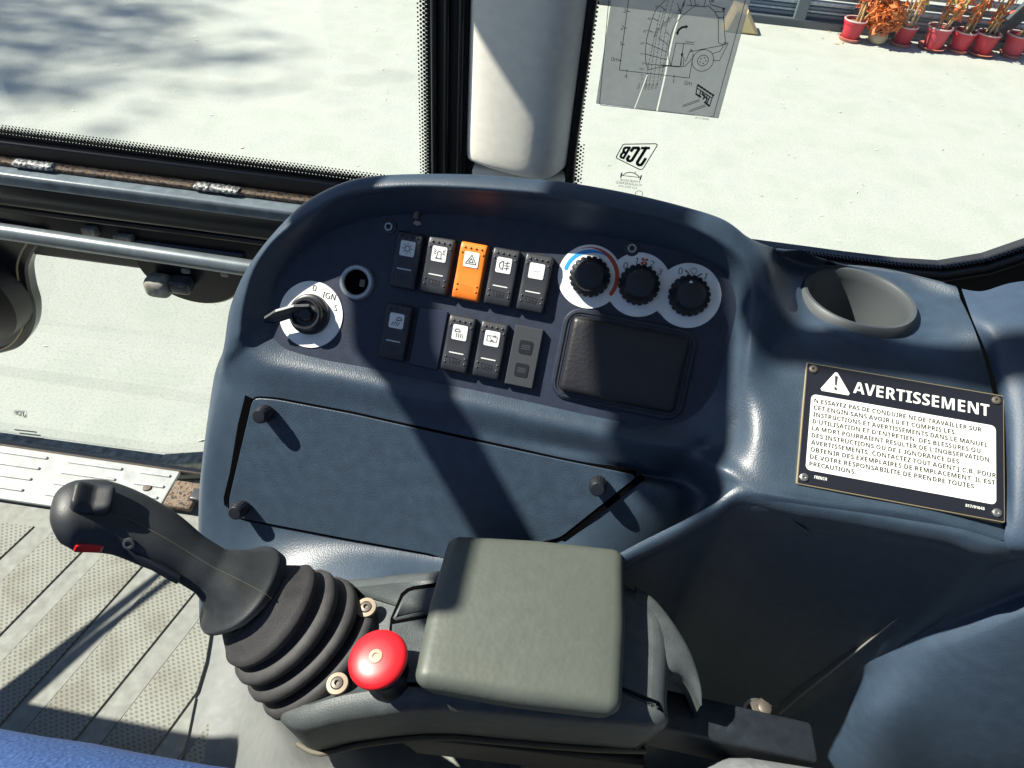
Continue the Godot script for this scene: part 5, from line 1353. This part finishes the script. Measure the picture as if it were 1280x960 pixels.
func build_trim() -> void:
	var t := thing("rear_trim_panel", "dark blue moulded trim panel right of the console seam", "trim panel", move(0.33, 0, -0.35))
	part(t, "shell", sheet([
		[V(0.3232,0.641,-0.5315), V(0.3349,0.646,-0.5241), V(0.3555,0.652,-0.5312), V(0.3797,0.655,-0.5368), V(0.4269,0.655,-0.5451), V(0.8769,0.645,-0.5411)],
		[V(0.3127,0.6479,-0.482), V(0.3204,0.6537,-0.4727), V(0.3361,0.6586,-0.4718), V(0.3573,0.662,-0.472), V(0.3907,0.6648,-0.4738), V(0.8407,0.6548,-0.4698)],
		[V(0.3228,0.6336,-0.4526), V(0.326,0.6389,-0.4429), V(0.3375,0.6435,-0.4375), V(0.3579,0.6459,-0.4356), V(0.3901,0.6475,-0.4354), V(0.8401,0.6375,-0.4314)],
		[V(0.3294,0.6145,-0.4142), V(0.3291,0.6199,-0.405), V(0.3368,0.6239,-0.3988), V(0.3566,0.6261,-0.3967), V(0.3906,0.6283,-0.3974), V(0.8406,0.6183,-0.3934)],
		[V(0.3288,0.593,-0.372), V(0.3278,0.5988,-0.3636), V(0.336,0.6011,-0.3584), V(0.3574,0.6014,-0.3566), V(0.393,0.6026,-0.3553), V(0.843,0.5926,-0.3513)],
		[V(0.3251,0.5728,-0.3369), V(0.3293,0.5743,-0.3327), V(0.3393,0.5755,-0.3297), V(0.3607,0.5763,-0.329), V(0.3965,0.5791,-0.3308), V(0.8465,0.5691,-0.3268)],
		[V(0.3336,0.5285,-0.349), V(0.3314,0.5423,-0.339), V(0.3535,0.5467,-0.338), V(0.3772,0.5489,-0.338), V(0.4137,0.5567,-0.338), V(0.8637,0.5467,-0.334)],
		[V(0.3048,0.3439,-0.352), V(0.302,0.3686,-0.342), V(0.3192,0.4065,-0.34), V(0.345,0.4585,-0.339), V(0.419,0.5473,-0.337), V(0.869,0.5373,-0.333)],
		[V(0.2991,0.322,-0.349), V(0.3124,0.3463,-0.337), V(0.3227,0.3883,-0.328), V(0.3482,0.4457,-0.325), V(0.4146,0.5436,-0.322), V(0.8646,0.5336,-0.318)],
		[V(0.2903,0.273,-0.349), V(0.318,0.2969,-0.322), V(0.3254,0.3483,-0.304), V(0.3672,0.3743,-0.302), V(0.4696,0.4359,-0.296), V(0.9196,0.4259,-0.292)],
		[V(0.2759,0.1564,-0.35), V(0.337,0.2349,-0.3), V(0.358,0.2698,-0.288), V(0.3939,0.2911,-0.285), V(0.5107,0.3571,-0.279), V(0.9607,0.3471,-0.275)],
		[V(0.2912,-0.0353,-0.35), V(0.3985,0.0604,-0.28), V(0.4355,0.0844,-0.272), V(0.4742,0.1053,-0.269), V(0.6003,0.2,-0.262), V(1.05,0.19,-0.258)]], 6, 6), M.trim_plastic, Transform3D())
	part(t, "seam_bead", tube(refine_line([V(0.3287,0.5481,-0.3395), V(0.3196,0.5213,-0.3395), V(0.3068,0.4601,-0.3395), V(0.2922,0.3674,-0.3395), V(0.2809,0.2989,-0.3395), V(0.2746,0.252,-0.3395)], 5, false), 0.0010, 6), M.seam_pale, Transform3D(), "thin pale worn seam between console and trim panel")
	var b := thing("seat_bracket", "dark steel box bracket with a hex bolt behind the control pod", "bracket", move(0.18, 0.40, -0.25))
	var a0: Vector3 = V(0.0957,0.4354,-0.2381)
	var a1: Vector3 = V(0.2316,0.4037,-0.2431)
	var x := (a1 - a0).normalized()
	var z := x.cross(Vector3.UP).normalized() * -1.0
	part(b, "beam", rbox(V(a0.distance_to(a1), 0.036, 0.030), 0.004), M.bracket_paint, frame((a0 + a1) / 2, x, z.cross(x), z))
	var bx := along(V(0.2017,0.3975,-0.2676), V(0.05, 1, 0.05))
	part(b, "washer", lathe([Vector2(0.0125, 0.0), Vector2(0.0125, 0.0022), Vector2(0.006, 0.0024)], 28), M.steel, bx)
	part(b, "nut", lathe([Vector2(0.0100, 0.0024), Vector2(0.0102, 0.0100), Vector2(0.0088, 0.0116), Vector2(0.0055, 0.0118)], 6), M.bolt_steel, bx)
	part(b, "stud", lathe([Vector2(0.0052, 0.0110), Vector2(0.0052, 0.0165), Vector2(0.0044, 0.0172), Vector2(0, 0.0172)], 18), M.bolt_steel, bx)


# ------------------------------------------------------------------ control pod and lever
func slab(top: Array, drop: float, r: float, steps := 5, soft := []) -> ArrayMesh:
	# plan outline in space, rounded over its upper edge, walls straight down
	var st := begin()
	var n := top.size()
	var nrm := []
	var area := 0.0
	for i in n:
		var a: Vector3 = top[i]; var b: Vector3 = top[(i + 1) % n]
		area += a.x * b.z - b.x * a.z
	var sgn := signf(area)
	for i in n:
		var e: Vector3 = (top[(i + 1) % n] as Vector3) - (top[(i + n - 1) % n] as Vector3)
		nrm.append(V(e.z, 0, -e.x).normalized() * sgn)
	var loops := []
	for k in steps + 1:
		var a := PI / 2 * k / steps
		var l := []
		for i in n:
			var ri: float = r * (soft[i].x if soft.size() else 1.0)
			l.append((top[i] as Vector3) - (nrm[i] as Vector3) * ri * (1.0 - sin(a)) - V(0, ri * (1.0 - cos(a)), 0))
		loops.append(l)
	var low := []
	for i in n: low.append((top[i] as Vector3) - V(0, drop, 0) - (nrm[i] as Vector3) * drop * 0.14)
	loops.append(low)
	for k in loops.size() - 1:
		for i in n: quad(st, loops[k][i], loops[k][(i + 1) % n], loops[k + 1][(i + 1) % n], loops[k + 1][i])
	for cap in [0, loops.size() - 1]:
		st.set_smooth_group(cap + 1)
		var flat := PackedVector2Array()
		for p in loops[cap]: flat.append(Vector2(p.x, p.z))
		var idx := PackedInt32Array() if soft.size() else Geometry2D.triangulate_polygon(flat)
		if idx.is_empty():
			var mid := Vector3.ZERO
			var high := -1e9
			for p in loops[cap]:
				mid += p / n
				high = maxf(high, p.y)
			if cap == 0: mid = V(mid.x + 0.02, high, mid.z)
			for i in n:
				if cap == 0: tri(st, loops[cap][i], loops[cap][(i + 1) % n], mid)
				else: tri(st, loops[cap][(i + 1) % n], loops[cap][i], mid)
		for k in range(0, idx.size(), 3):
			var a: Vector3 = loops[cap][idx[k]]; var b: Vector3 = loops[cap][idx[k + 1]]; var c: Vector3 = loops[cap][idx[k + 2]]
			if ((b - a).cross(c - a).y < 0) == (cap == 0): tri(st, a, c, b)
			else: tri(st, a, b, c)
	return done(st)


func build_pod() -> void:
	var p := thing("control_pod", "dark grey moulded control pod carrying pad, stop button and lever", "control pod", move(0.0, 0.36, -0.25))
	var plan := refine_line([V(-0.1428,0.4515,-0.3007), V(-0.1111,0.468,-0.3016), V(-0.0653,0.4918,-0.3), V(-0.0184,0.492,-0.3108), V(0.0298,0.492,-0.3169), V(0.0726,0.492,-0.3151), V(0.0979,0.492,-0.303), V(0.1106,0.492,-0.2881), V(0.1135,0.492,-0.2686), V(0.1129,0.492,-0.2478), V(0.1113,0.492,-0.228), V(0.1098,0.492,-0.2119), V(0.0753,0.492,-0.2076), V(0.0389,0.492,-0.2045), V(-0.0028,0.492,-0.2017), V(-0.034,0.492,-0.1994), V(-0.0643,0.492,-0.1937), V(-0.1021,0.4727,-0.1905), V(-0.1306,0.4579,-0.1857), V(-0.1516,0.447,-0.1933), V(-0.1565,0.4444,-0.2123), V(-0.1506,0.4475,-0.2485), V(-0.142,0.452,-0.2773)], 3, true)
	part(p, "body", slab(plan, 0.082, 0.013, 5, refine_line([V(1, 0, 0), V(1, 0, 0), V(1, 0, 0), V(1, 0, 0), V(1, 0, 0), V(1, 0, 0), V(1, 0, 0), V(1, 0, 0), V(1, 0, 0), V(1, 0, 0), V(1, 0, 0), V(1, 0, 0), V(1, 0, 0), V(1, 0, 0), V(1, 0, 0), V(1, 0, 0), V(1, 0, 0), V(1, 0, 0), V(1, 0, 0), V(1, 0, 0), V(1, 0, 0), V(1, 0, 0), V(1, 0, 0)], 3, true)), M.pod_plastic, Transform3D())
	part(p, "hook_fin", sheet([[V(0.0883,0.447,-0.3095), V(0.1038,0.446,-0.3), V(0.1197,0.4428,-0.2819), V(0.1314,0.4375,-0.2642), V(0.1381,0.4302,-0.2467), V(0.1397,0.4208,-0.2374)], [V(0.0883,0.48,-0.3095), V(0.1038,0.4789,-0.3), V(0.1197,0.4758,-0.2819), V(0.1314,0.4705,-0.2642), V(0.1381,0.4632,-0.2467), V(0.1397,0.4537,-0.2374)], [V(0.0883,0.489,-0.3095), V(0.1038,0.4879,-0.3), V(0.1197,0.4848,-0.2819), V(0.1314,0.4795,-0.2642), V(0.1381,0.4722,-0.2467), V(0.1397,0.4627,-0.2374)], [V(0.0875,0.4918,-0.2996), V(0.1031,0.4907,-0.2898), V(0.118,0.4876,-0.2743), V(0.1293,0.4823,-0.2608), V(0.1365,0.4749,-0.2466), V(0.1394,0.4655,-0.2374)], [V(0.0861,0.4913,-0.2819), V(0.1018,0.4902,-0.2715), V(0.115,0.4871,-0.2605), V(0.1255,0.4818,-0.2547), V(0.1335,0.4745,-0.2464), V(0.1389,0.4651,-0.2373)], [V(0.0851,0.489,-0.2701), V(0.101,0.4879,-0.2593), V(0.113,0.4848,-0.2513), V(0.123,0.4795,-0.2506), V(0.1315,0.4722,-0.2462), V(0.1386,0.4628,-0.2372)], [V(0.0851,0.483,-0.2701), V(0.101,0.4819,-0.2593), V(0.113,0.4788,-0.2513), V(0.123,0.4735,-0.2506), V(0.1315,0.4662,-0.2462), V(0.1386,0.4568,-0.2372)], [V(0.0851,0.471,-0.2701), V(0.101,0.4699,-0.2593), V(0.113,0.4668,-0.2513), V(0.123,0.4615,-0.2506), V(0.1315,0.4542,-0.2462), V(0.1386,0.4448,-0.2372)]], 4, 5), M.pod_plastic, Transform3D())
	part(p, "lower_lip", tube(refine_line([V(-0.1516,0.368,-0.2023), V(-0.1306,0.3789,-0.1947), V(-0.1021,0.3937,-0.1995), V(-0.0643,0.413,-0.2027), V(-0.034,0.413,-0.2084), V(-0.0028,0.413,-0.2107), V(0.0389,0.413,-0.2135), V(0.0753,0.413,-0.2166), V(0.1098,0.413,-0.2209)], 4, false), 0.0022, 8), M.lip_brown, Transform3D())
	part(p, "under_plate", slab([V(-0.1,0.38,-0.32), V(0.115,0.385,-0.34), V(0.115,0.385,-0.222), V(-0.08,0.38,-0.216)], 0.05, 0.004), M.cab_dark, Transform3D())
	# recessed keys between button and pad
	part(p, "recess", slab([V(-0.0827,0.4938,-0.2358), V(-0.0851,0.4938,-0.2523), V(-0.0824,0.4938,-0.2724), V(-0.0793,0.4938,-0.2768), V(-0.0752,0.4938,-0.2795), V(-0.0453,0.4938,-0.2899), V(-0.0306,0.4938,-0.2093), V(-0.0757,0.4938,-0.2059)], 0.004, 0.001), M.matt_black, Transform3D())
	part(p, "recess_key", slab([V(-0.0832,0.4962,-0.2519), V(-0.0799,0.4962,-0.2694), V(-0.0768,0.4962,-0.2738), V(-0.0732,0.4962,-0.2758), V(-0.0433,0.4962,-0.2854), V(-0.0398,0.4962,-0.2659), V(-0.0805,0.4962,-0.2505)], 0.006, 0.0022), M.pod_plastic, Transform3D())
	part(p, "recess_key", slab([V(-0.0826,0.4958,-0.2473), V(-0.0393,0.4958,-0.2631), V(-0.0305,0.4958,-0.2149), V(-0.0727,0.4958,-0.2071), V(-0.0787,0.4958,-0.2267)], 0.006, 0.0022), M.pod_plastic, Transform3D())
	for q in [V(-0.1087,0.4693,-0.2696), V(-0.1134,0.4668,-0.212)]:
		part(p, "washer", lathe([Vector2(0.0078, 0.0), Vector2(0.0074, 0.0018), Vector2(0.0046, 0.0022), Vector2(0.0042, 0.0008)], 26), M.washer_brown, along(q, V(-0.1, 1, 0.1)))
		part(p, "bolt", lathe([Vector2(0.0042, 0.0), Vector2(0.0038, 0.0026), Vector2(0.0018, 0.0030), Vector2(0.0014, 0.0014), Vector2(0, 0.0014)], 18), M.bolt_steel, along(q, V(-0.1, 1, 0.1)))
	# padded rest
	var c := [V(-0.0546,0.52,-0.3126), V(0.0748,0.52,-0.3225), V(0.0753,0.52,-0.2008), V(-0.0571,0.52,-0.1997)]
	var mid: Vector3 = (c[0] + c[1] + c[2] + c[3]) / 4.0
	var bend := func(v: Vector3) -> Vector3:
		var s := v.x / 0.13 + 0.5
		var t := v.z / 0.12 + 0.5
		var q: Vector3 = (c[0] as Vector3).lerp(c[1], s).lerp((c[3] as Vector3).lerp(c[2], s), t)
		var bulge := V((0.5 - absf(t - 0.5)) * signf(s - 0.5) * 0.004, 0, (0.5 - absf(s - 0.5)) * signf(t - 0.5) * 0.004)
		var puff := 0.0035 * (1.0 - pow(absf(s - 0.5) * 2.0, 2.0)) * (1.0 - pow(absf(t - 0.5) * 2.0, 2.0)) if v.y > 0 else 0.0
		var taper_in := 1.0 - 0.10 * clampf((0.006 - v.y) / 0.026, 0.0, 1.0)
		return mid + (q + bulge - mid) * taper_in + V(0, v.y - 0.015 + puff, 0)
	var pad := thing("arm_pad", "square olive grey padded rest on top of the control pod", "arm pad", Transform3D(Basis(), mid - V(0, 0.04, 0)))
	part(pad, "cushion", rbox(V(0.13, 0.030, 0.12), 0.0095, 5, 10, bend), M.pad_leather, Transform3D())
	part(pad, "base_plate", slab([c[0].lerp(mid, 0.14) - V(0, 0.026, 0), c[1].lerp(mid, 0.14) - V(0, 0.026, 0), c[2].lerp(mid, 0.14) - V(0, 0.026, 0), c[3].lerp(mid, 0.14) - V(0, 0.026, 0)], 0.02, 0.003), M.cab_dark, Transform3D())
	# stop button
	var b0: Vector3 = V(-0.075,0.484,-0.2143)
	var b1: Vector3 = V(-0.0825,0.519,-0.2108)
	var ax := along(b0, b1 - b0)
	var h := b0.distance_to(b1)
	var btn := part(p, "stop_button", lathe([Vector2(0.0100, h - 0.019), Vector2(0.0105, h - 0.014), Vector2(0.0150, h - 0.008), Vector2(0.0185, h - 0.0055), Vector2(0.0196, h - 0.003), Vector2(0.0190, h - 0.001), Vector2(0.0165, h + 0.0008), Vector2(0.010, h + 0.0020), Vector2(0.005, h + 0.0024), Vector2(0, h + 0.0025)], 56), M.red_button, ax, "red mushroom stop button beside the pad")
	part(btn, "collar", lathe([Vector2(0.0165, 0.0), Vector2(0.0165, h - 0.030), Vector2(0.0140, h - 0.027), Vector2(0.0140, h - 0.020), Vector2(0.0125, h - 0.017), Vector2(0.010, h - 0.016)], 36), M.knob_black, ax)
	part(btn, "centre_cap", lathe([Vector2(0.0048, h + 0.0022), Vector2(0.0044, h + 0.0030), Vector2(0.0020, h + 0.0033), Vector2(0.0016, h + 0.0026), Vector2(0, h + 0.0026)], 22), M.washer_brown, ax)


func build_lever() -> void:
	var base: Vector3 = V(-0.1461,0.437,-0.2494)
	var neck: Vector3 = V(-0.1946,0.49,-0.2577)
	var lv := thing("control_lever", "black joystick lever with red trigger leaning over the floor mat", "joystick", Transform3D(Basis(), base))
	# rubber gaiter: folds that grow towards the pod
	var ax := (neck - base).normalized()
	var gx := along(base - ax * 0.012, ax)
	var len_ := base.distance_to(neck)
	var prof := [Vector2(0.050, 0.000), Vector2(0.0580, 0.001), Vector2(0.0605, 0.005), Vector2(0.0605, 0.0090), Vector2(0.0580, 0.0125), Vector2(0.0500, 0.0138), Vector2(0.0440, 0.0145), Vector2(0.0440, 0.0165), Vector2(0.0510, 0.0172), Vector2(0.0560, 0.0190), Vector2(0.0575, 0.0225), Vector2(0.0560, 0.0265), Vector2(0.0500, 0.0285), Vector2(0.0420, 0.0295), Vector2(0.0415, 0.0315), Vector2(0.0470, 0.0322), Vector2(0.0515, 0.0340), Vector2(0.0528, 0.0375), Vector2(0.0515, 0.0415), Vector2(0.0460, 0.0435), Vector2(0.0400, 0.0445), Vector2(0.0395, 0.0465), Vector2(0.0430, 0.0475), Vector2(0.0465, 0.0500), Vector2(0.0470, 0.0540), Vector2(0.0440, 0.0620), Vector2(0.0395, 0.0720), Vector2(0.0350, 0.0820), Vector2(0.0325, 0.0865), Vector2(0.0300, 0.0868), Vector2(0.0290, 0.0830)]
	var k := (len_ + 0.002) / 0.086
	for i in prof.size(): prof[i] = Vector2(prof[i].x * 0.90, (prof[i].y * 1.2 if prof[i].y < 0.06 else lerpf(0.0668, 0.0868, (prof[i].y - 0.06) / 0.0268)) * k)
	var gs := begin()
	gs.set_smooth_group(0)
	var rings := []
	for v in prof:
		var ring := []
		for q in 56:
			var a := TAU * q / 56.0
			# folds hang a little towards the floor
			ring.append(gx * V(cos(a) * v.x, sin(a) * v.x, v.y + 0.0016 * sin(a * 2.0 + v.y * 60.0)))
		rings.append(ring)
	for i in rings.size() - 1:
		for q in 56: quad(gs, rings[i][q], rings[i][(q + 1) % 56], rings[i + 1][(q + 1) % 56], rings[i + 1][q])
	part(lv, "gaiter", done(gs), M.gaiter_rubber, Transform3D())
	part(lv, "shaft", tube([base + ax * 0.02, neck], 0.012, 16), M.bump_black, Transform3D())
	part(lv, "shaft_clip", rbox(V(0.016, 0.022, 0.020), 0.007), M.gasket_grey, along(V(-0.1813,0.474,-0.2403), ax))
	# grip: rings of a flattened oval section along the handle
	var path := [V(-0.1922,0.484,-0.2578), V(-0.1938,0.486,-0.2583), V(-0.1971,0.491,-0.2587), V(-0.2041,0.5,-0.2586), V(-0.2151,0.509,-0.2589), V(-0.229,0.518,-0.2612), V(-0.248,0.53,-0.2644), V(-0.2685,0.541,-0.2664), V(-0.2855,0.55,-0.2635), V(-0.2962,0.555,-0.258), V(-0.3044,0.556,-0.2538), V(-0.3087,0.556,-0.2518)]
	var wid := [0.0305, 0.0348, 0.0342, 0.0235, 0.0163, 0.0162, 0.0196, 0.0214, 0.0236, 0.0230, 0.0165, 0.0020]
	var dep := [0.0305, 0.0348, 0.0342, 0.0240, 0.0172, 0.0170, 0.0190, 0.0205, 0.0220, 0.0212, 0.0150, 0.0020]
	var pts := refine_line(path, 7, false)
	var rr := []
	for i in wid.size(): rr.append(V(wid[i], dep[i], 0))
	rr = refine_line(rr, 7, false)
	var st := begin()
	var rg := []
	var side := Vector3(0, 0, 1)
	for i in pts.size():
		var d: Vector3 = ((pts[mini(i + 1, pts.size() - 1)] as Vector3) - (pts[maxi(i - 1, 0)] as Vector3)).normalized()
		var z := (side - d * side.dot(d)).normalized()
		var y := d.cross(z) * -1.0
		var ring := []
		for q in 44:
			var a := TAU * q / 44.0
			var c := cos(a); var s := sin(a)
			var e := 0.86
			ring.append((pts[i] as Vector3) + z * signf(c) * pow(absf(c), e) * rr[i].x + y * signf(s) * pow(absf(s), e) * rr[i].y)
		rg.append(ring)
	for i in rg.size() - 1:
		for q in 44: quad(st, rg[i][q], rg[i][(q + 1) % 44], rg[i + 1][(q + 1) % 44], rg[i + 1][q])
	var tip: Vector3 = pts[pts.size() - 1]
	for q in 44: tri(st, rg[rg.size() - 1][q], rg[rg.size() - 1][(q + 1) % 44], tip)
	for q in 44: tri(st, rg[0][(q + 1) % 44], rg[0][q], pts[0])
	var grip := part(lv, "grip", done(st), M.grip_rubber, Transform3D())
	# moulding seam and details on the grip; found by walking its rings
	var on := func(t: float, a: float, out: float) -> Vector3:
		var i := clampi(int(t * (rg.size() - 1)), 0, rg.size() - 2)
		var f: float = t * (rg.size() - 1) - i
		var q := posmod(int(round(a / TAU * 44.0)), 44)
		var p: Vector3 = (rg[i][q] as Vector3).lerp(rg[i + 1][q], f)
		var m: Vector3 = (pts[i] as Vector3).lerp(pts[i + 1], f)
		return p + (p - m).normalized() * out
	var sm := []
	for n in 34: sm.append(on.call(0.10 + 0.72 * n / 33.0, 5.05, 0.00015))
	part(grip, "seam", tube(sm, 0.00045, 6), M.seam, Transform3D())
	var tp: Vector3 = on.call(0.765, 4.75, 0.001)
	var tn: Vector3 = (tp - on.call(0.765, 4.75, -0.01)).normalized()
	var td: Vector3 = (on.call(0.765 + 0.06, 4.75, 0.0) - on.call(0.765 - 0.06, 4.75, 0.0)).normalized()
	var tx := tn.cross(td).normalized()
	var tf := Transform3D(Basis(tx, tn, tx.cross(tn)), tp)
	part(grip, "thumb_rocker", rbox(V(0.018, 0.011, 0.024), 0.0042, 4, 8, func(v: Vector3) -> Vector3: return V(v.x * (1.0 + 0.15 * cos(v.z * 110.0)), v.y + (absf(v.z) / 0.014 * 0.0055 - 0.002 if v.y > 0 else 0.0), v.z)), M.grip_rubber, tf)
	var r0: Vector3 = on.call(0.73, 0.05, -0.0030)
	var rn: Vector3 = (r0 - on.call(0.73, 0.05, -0.01)).normalized()
	var rt: Vector3 = (on.call(0.73 + 0.06, 0.05, 0.0) - on.call(0.73 - 0.06, 0.05, 0.0)).normalized()
	var rx := rn.cross(rt).normalized()
	part(grip, "trigger", rbox(V(0.010, 0.009, 0.017), 0.0022, 3, 6, func(v: Vector3) -> Vector3: return V(v.x, v.y + v.z * 0.15, v.z)), M.trigger_red, Transform3D(Basis(rx, rn, rx.cross(rn)), r0), "red trigger under the grip")
	var l0: Vector3 = on.call(0.52, 6.10, 0.0006)
	var ln: Vector3 = (l0 - on.call(0.52, 6.10, -0.01)).normalized()
	var lt: Vector3 = (on.call(0.62, 6.10, 0.0) - on.call(0.42, 6.10, 0.0)).normalized()
	var lx := ln.cross(lt).normalized()
	part(grip, "side_rib", rbox(V(0.007, 0.0045, 0.040), 0.0012), M.knob_black, Transform3D(Basis(lx, ln, lx.cross(ln)), l0))
	var s0: Vector3 = on.call(0.60, 5.75, 0.0002)
	part(grip, "screw", lathe([Vector2(0.0040, 0.0), Vector2(0.0038, 0.0014), Vector2(0.0022, 0.0016), Vector2(0.0018, 0.0004), Vector2(0, 0.0004)], 20), M.bump_black, along(s0, s0 - on.call(0.60, 5.75, -0.01)))


func build_seat_and_person() -> void:
	var s := thing("driver_seat", "light grey fabric driver seat cushion at the lower edge", "seat", move(0.42, 0.05, 0.08))
	part(s, "cushion", rbox(V(0.52, 0.13, 0.46), 0.05, 5, 2), M.seat_cloth, move(0.391, 0.40, 0.007))
	part(s, "backrest", rbox(V(0.13, 0.60, 0.46), 0.05, 5, 2), M.seat_cloth, Transform3D(Basis(Vector3(0, 0, 1), -0.15), V(0.78, 0.72, 0.10)))
	part(s, "pedestal", rbox(V(0.36, 0.30, 0.34), 0.02), M.cab_dark, move(0.45, 0.16, 0.10))
	var fd := thing("front_dash", "black front dash with two thin stalks ahead of the driver", "dashboard", move(-1.03, 0, 0.0))
	part(fd, "binnacle", rbox(V(0.10, 0.92, 0.66), 0.14 * 0.35, 5, 1), M.cab_dark, move(-1.04, 0.42, 0.00))
	part(fd, "stalk", tube([V(-1.0, 0.40, -0.28), V(-1.0, 0.556, -0.535)], [0.010, 0.0045], 10), M.cab_dark, Transform3D())
	part(fd, "stalk", tube([V(-1.0, 0.43, -0.28), V(-1.0, 0.512, -0.43), V(-1.0, 0.578, -0.53)], [0.010, 0.0055, 0.0045], 10), M.cab_dark, Transform3D())
	var p := thing("person", "seated person in blue denim jeans, thigh at the lower left corner", "person", move(-0.05, 0.0, 0.05))
	# legs and hips as one skin: distance to tapered bones, smooth union, meshed on a grid
	var bones := [[V(0.26, 0.49, -0.048), V(-0.46, 0.485, -0.070), 0.088, 0.074], [V(-0.46, 0.485, -0.070), V(-0.47, 0.10, -0.08), 0.062, 0.046], [V(0.26, 0.49, 0.17), V(-0.40, 0.49, 0.22), 0.088, 0.064], [V(-0.40, 0.49, 0.22), V(-0.45, 0.10, 0.20), 0.062, 0.046], [V(0.28, 0.50, -0.02), V(0.28, 0.50, 0.16), 0.10, 0.10]]
	part(p, "legs", blob(bones, 0.014, 0.030), M.denim, Transform3D())
	for z in [-0.08, 0.20]:
		part(p, "shoe", rbox(V(0.27, 0.09, 0.095), 0.035, 4, 2, func(v: Vector3) -> Vector3: return V(v.x, v.y - maxf(0.0, -v.x) * 0.12, v.z * (1.0 - maxf(0.0, -v.x - 0.08) * 1.5))), M.shoe, move(-0.53, 0.052, z))


func blob(bones: Array, cell: float, k: float) -> ArrayMesh:
	var lo := V(1e9, 1e9, 1e9)
	var hi := -lo
	for b in bones:
		for e in 2:
			var r: float = b[2 + e]
			lo = lo.min(b[e] - Vector3.ONE * (r + k)); hi = hi.max(b[e] + Vector3.ONE * (r + k))
	var n := Vector3i(((hi - lo) / cell).ceil()) + Vector3i.ONE * 2
	var f := PackedFloat32Array()
	f.resize(n.x * n.y * n.z)
	f.fill(1.0)
	for b in bones:
		var a: Vector3 = b[0]; var c: Vector3 = b[1]
		var rm: float = maxf(b[2], b[3]) + k * 1.5
		var l0 := Vector3i(((a.min(c) - Vector3.ONE * rm - lo) / cell).floor()).clamp(Vector3i.ZERO, n - Vector3i.ONE)
		var l1 := Vector3i(((a.max(c) + Vector3.ONE * rm - lo) / cell).ceil()).clamp(Vector3i.ZERO, n - Vector3i.ONE)
		var d := c - a
		var dd := d.length_squared()
		for z in range(l0.z, l1.z + 1):
			for y in range(l0.y, l1.y + 1):
				for x in range(l0.x, l1.x + 1):
					var p := lo + V(x, y, z) * cell
					var t := clampf((p - a).dot(d) / dd, 0, 1)
					var v: float = p.distance_to(a + d * t) - lerpf(b[2], b[3], t)
					var i := (z * n.y + y) * n.x + x
					var h := maxf(k - absf(f[i] - v), 0.0) / k
					f[i] = minf(f[i], v) - h * h * k * 0.25
	var at := {}
	var st := begin()
	var vert := func(x: int, y: int, z: int) -> Vector3:
		var s := V(0, 0, 0)
		var m := 0
		for e in [[0, 1], [2, 3], [4, 5], [6, 7], [0, 2], [1, 3], [4, 6], [5, 7], [0, 4], [1, 5], [2, 6], [3, 7]]:
			var va: float = f[((z + (e[0] >> 2)) * n.y + y + ((e[0] >> 1) & 1)) * n.x + x + (e[0] & 1)]
			var vb: float = f[((z + (e[1] >> 2)) * n.y + y + ((e[1] >> 1) & 1)) * n.x + x + (e[1] & 1)]
			if (va < 0) != (vb < 0):
				var t := va / (va - vb)
				s += V(e[0] & 1, (e[0] >> 1) & 1, e[0] >> 2).lerp(V(e[1] & 1, (e[1] >> 1) & 1, e[1] >> 2), t)
				m += 1
		var w := lo + (V(x, y, z) + s / maxi(m, 1)) * cell
		# creases in the cloth
		var q := (sin(w.x * 61.0 + w.y * 38.0 + sin(w.z * 47.0) * 1.7) * 0.5 + sin(w.x * 128.0 - w.z * 71.0) * 0.25) * 0.0035
		return w + V(0, q, q * 0.5)
	for z in range(1, n.z - 1):
		for y in range(1, n.y - 1):
			for x in range(1, n.x - 1):
				var i := (z * n.y + y) * n.x + x
				var ins := f[i] < 0
				for ax in 3:
					var step := [1, n.x, n.x * n.y]
					if ins == (f[i + step[ax]] < 0): continue
					var c := []
					for o in [[0, 0], [1, 0], [1, 1], [0, 1]]:
						var g := [x, y, z]
						g[(ax + 1) % 3] -= o[0]; g[(ax + 2) % 3] -= o[1]
						var key := Vector3i(g[0], g[1], g[2])
						if not at.has(key): at[key] = vert.call(g[0], g[1], g[2])
						c.append(at[key])
					if ins: quad(st, c[0], c[1], c[2], c[3])
					else: quad(st, c[0], c[3], c[2], c[1])
	return done(st)
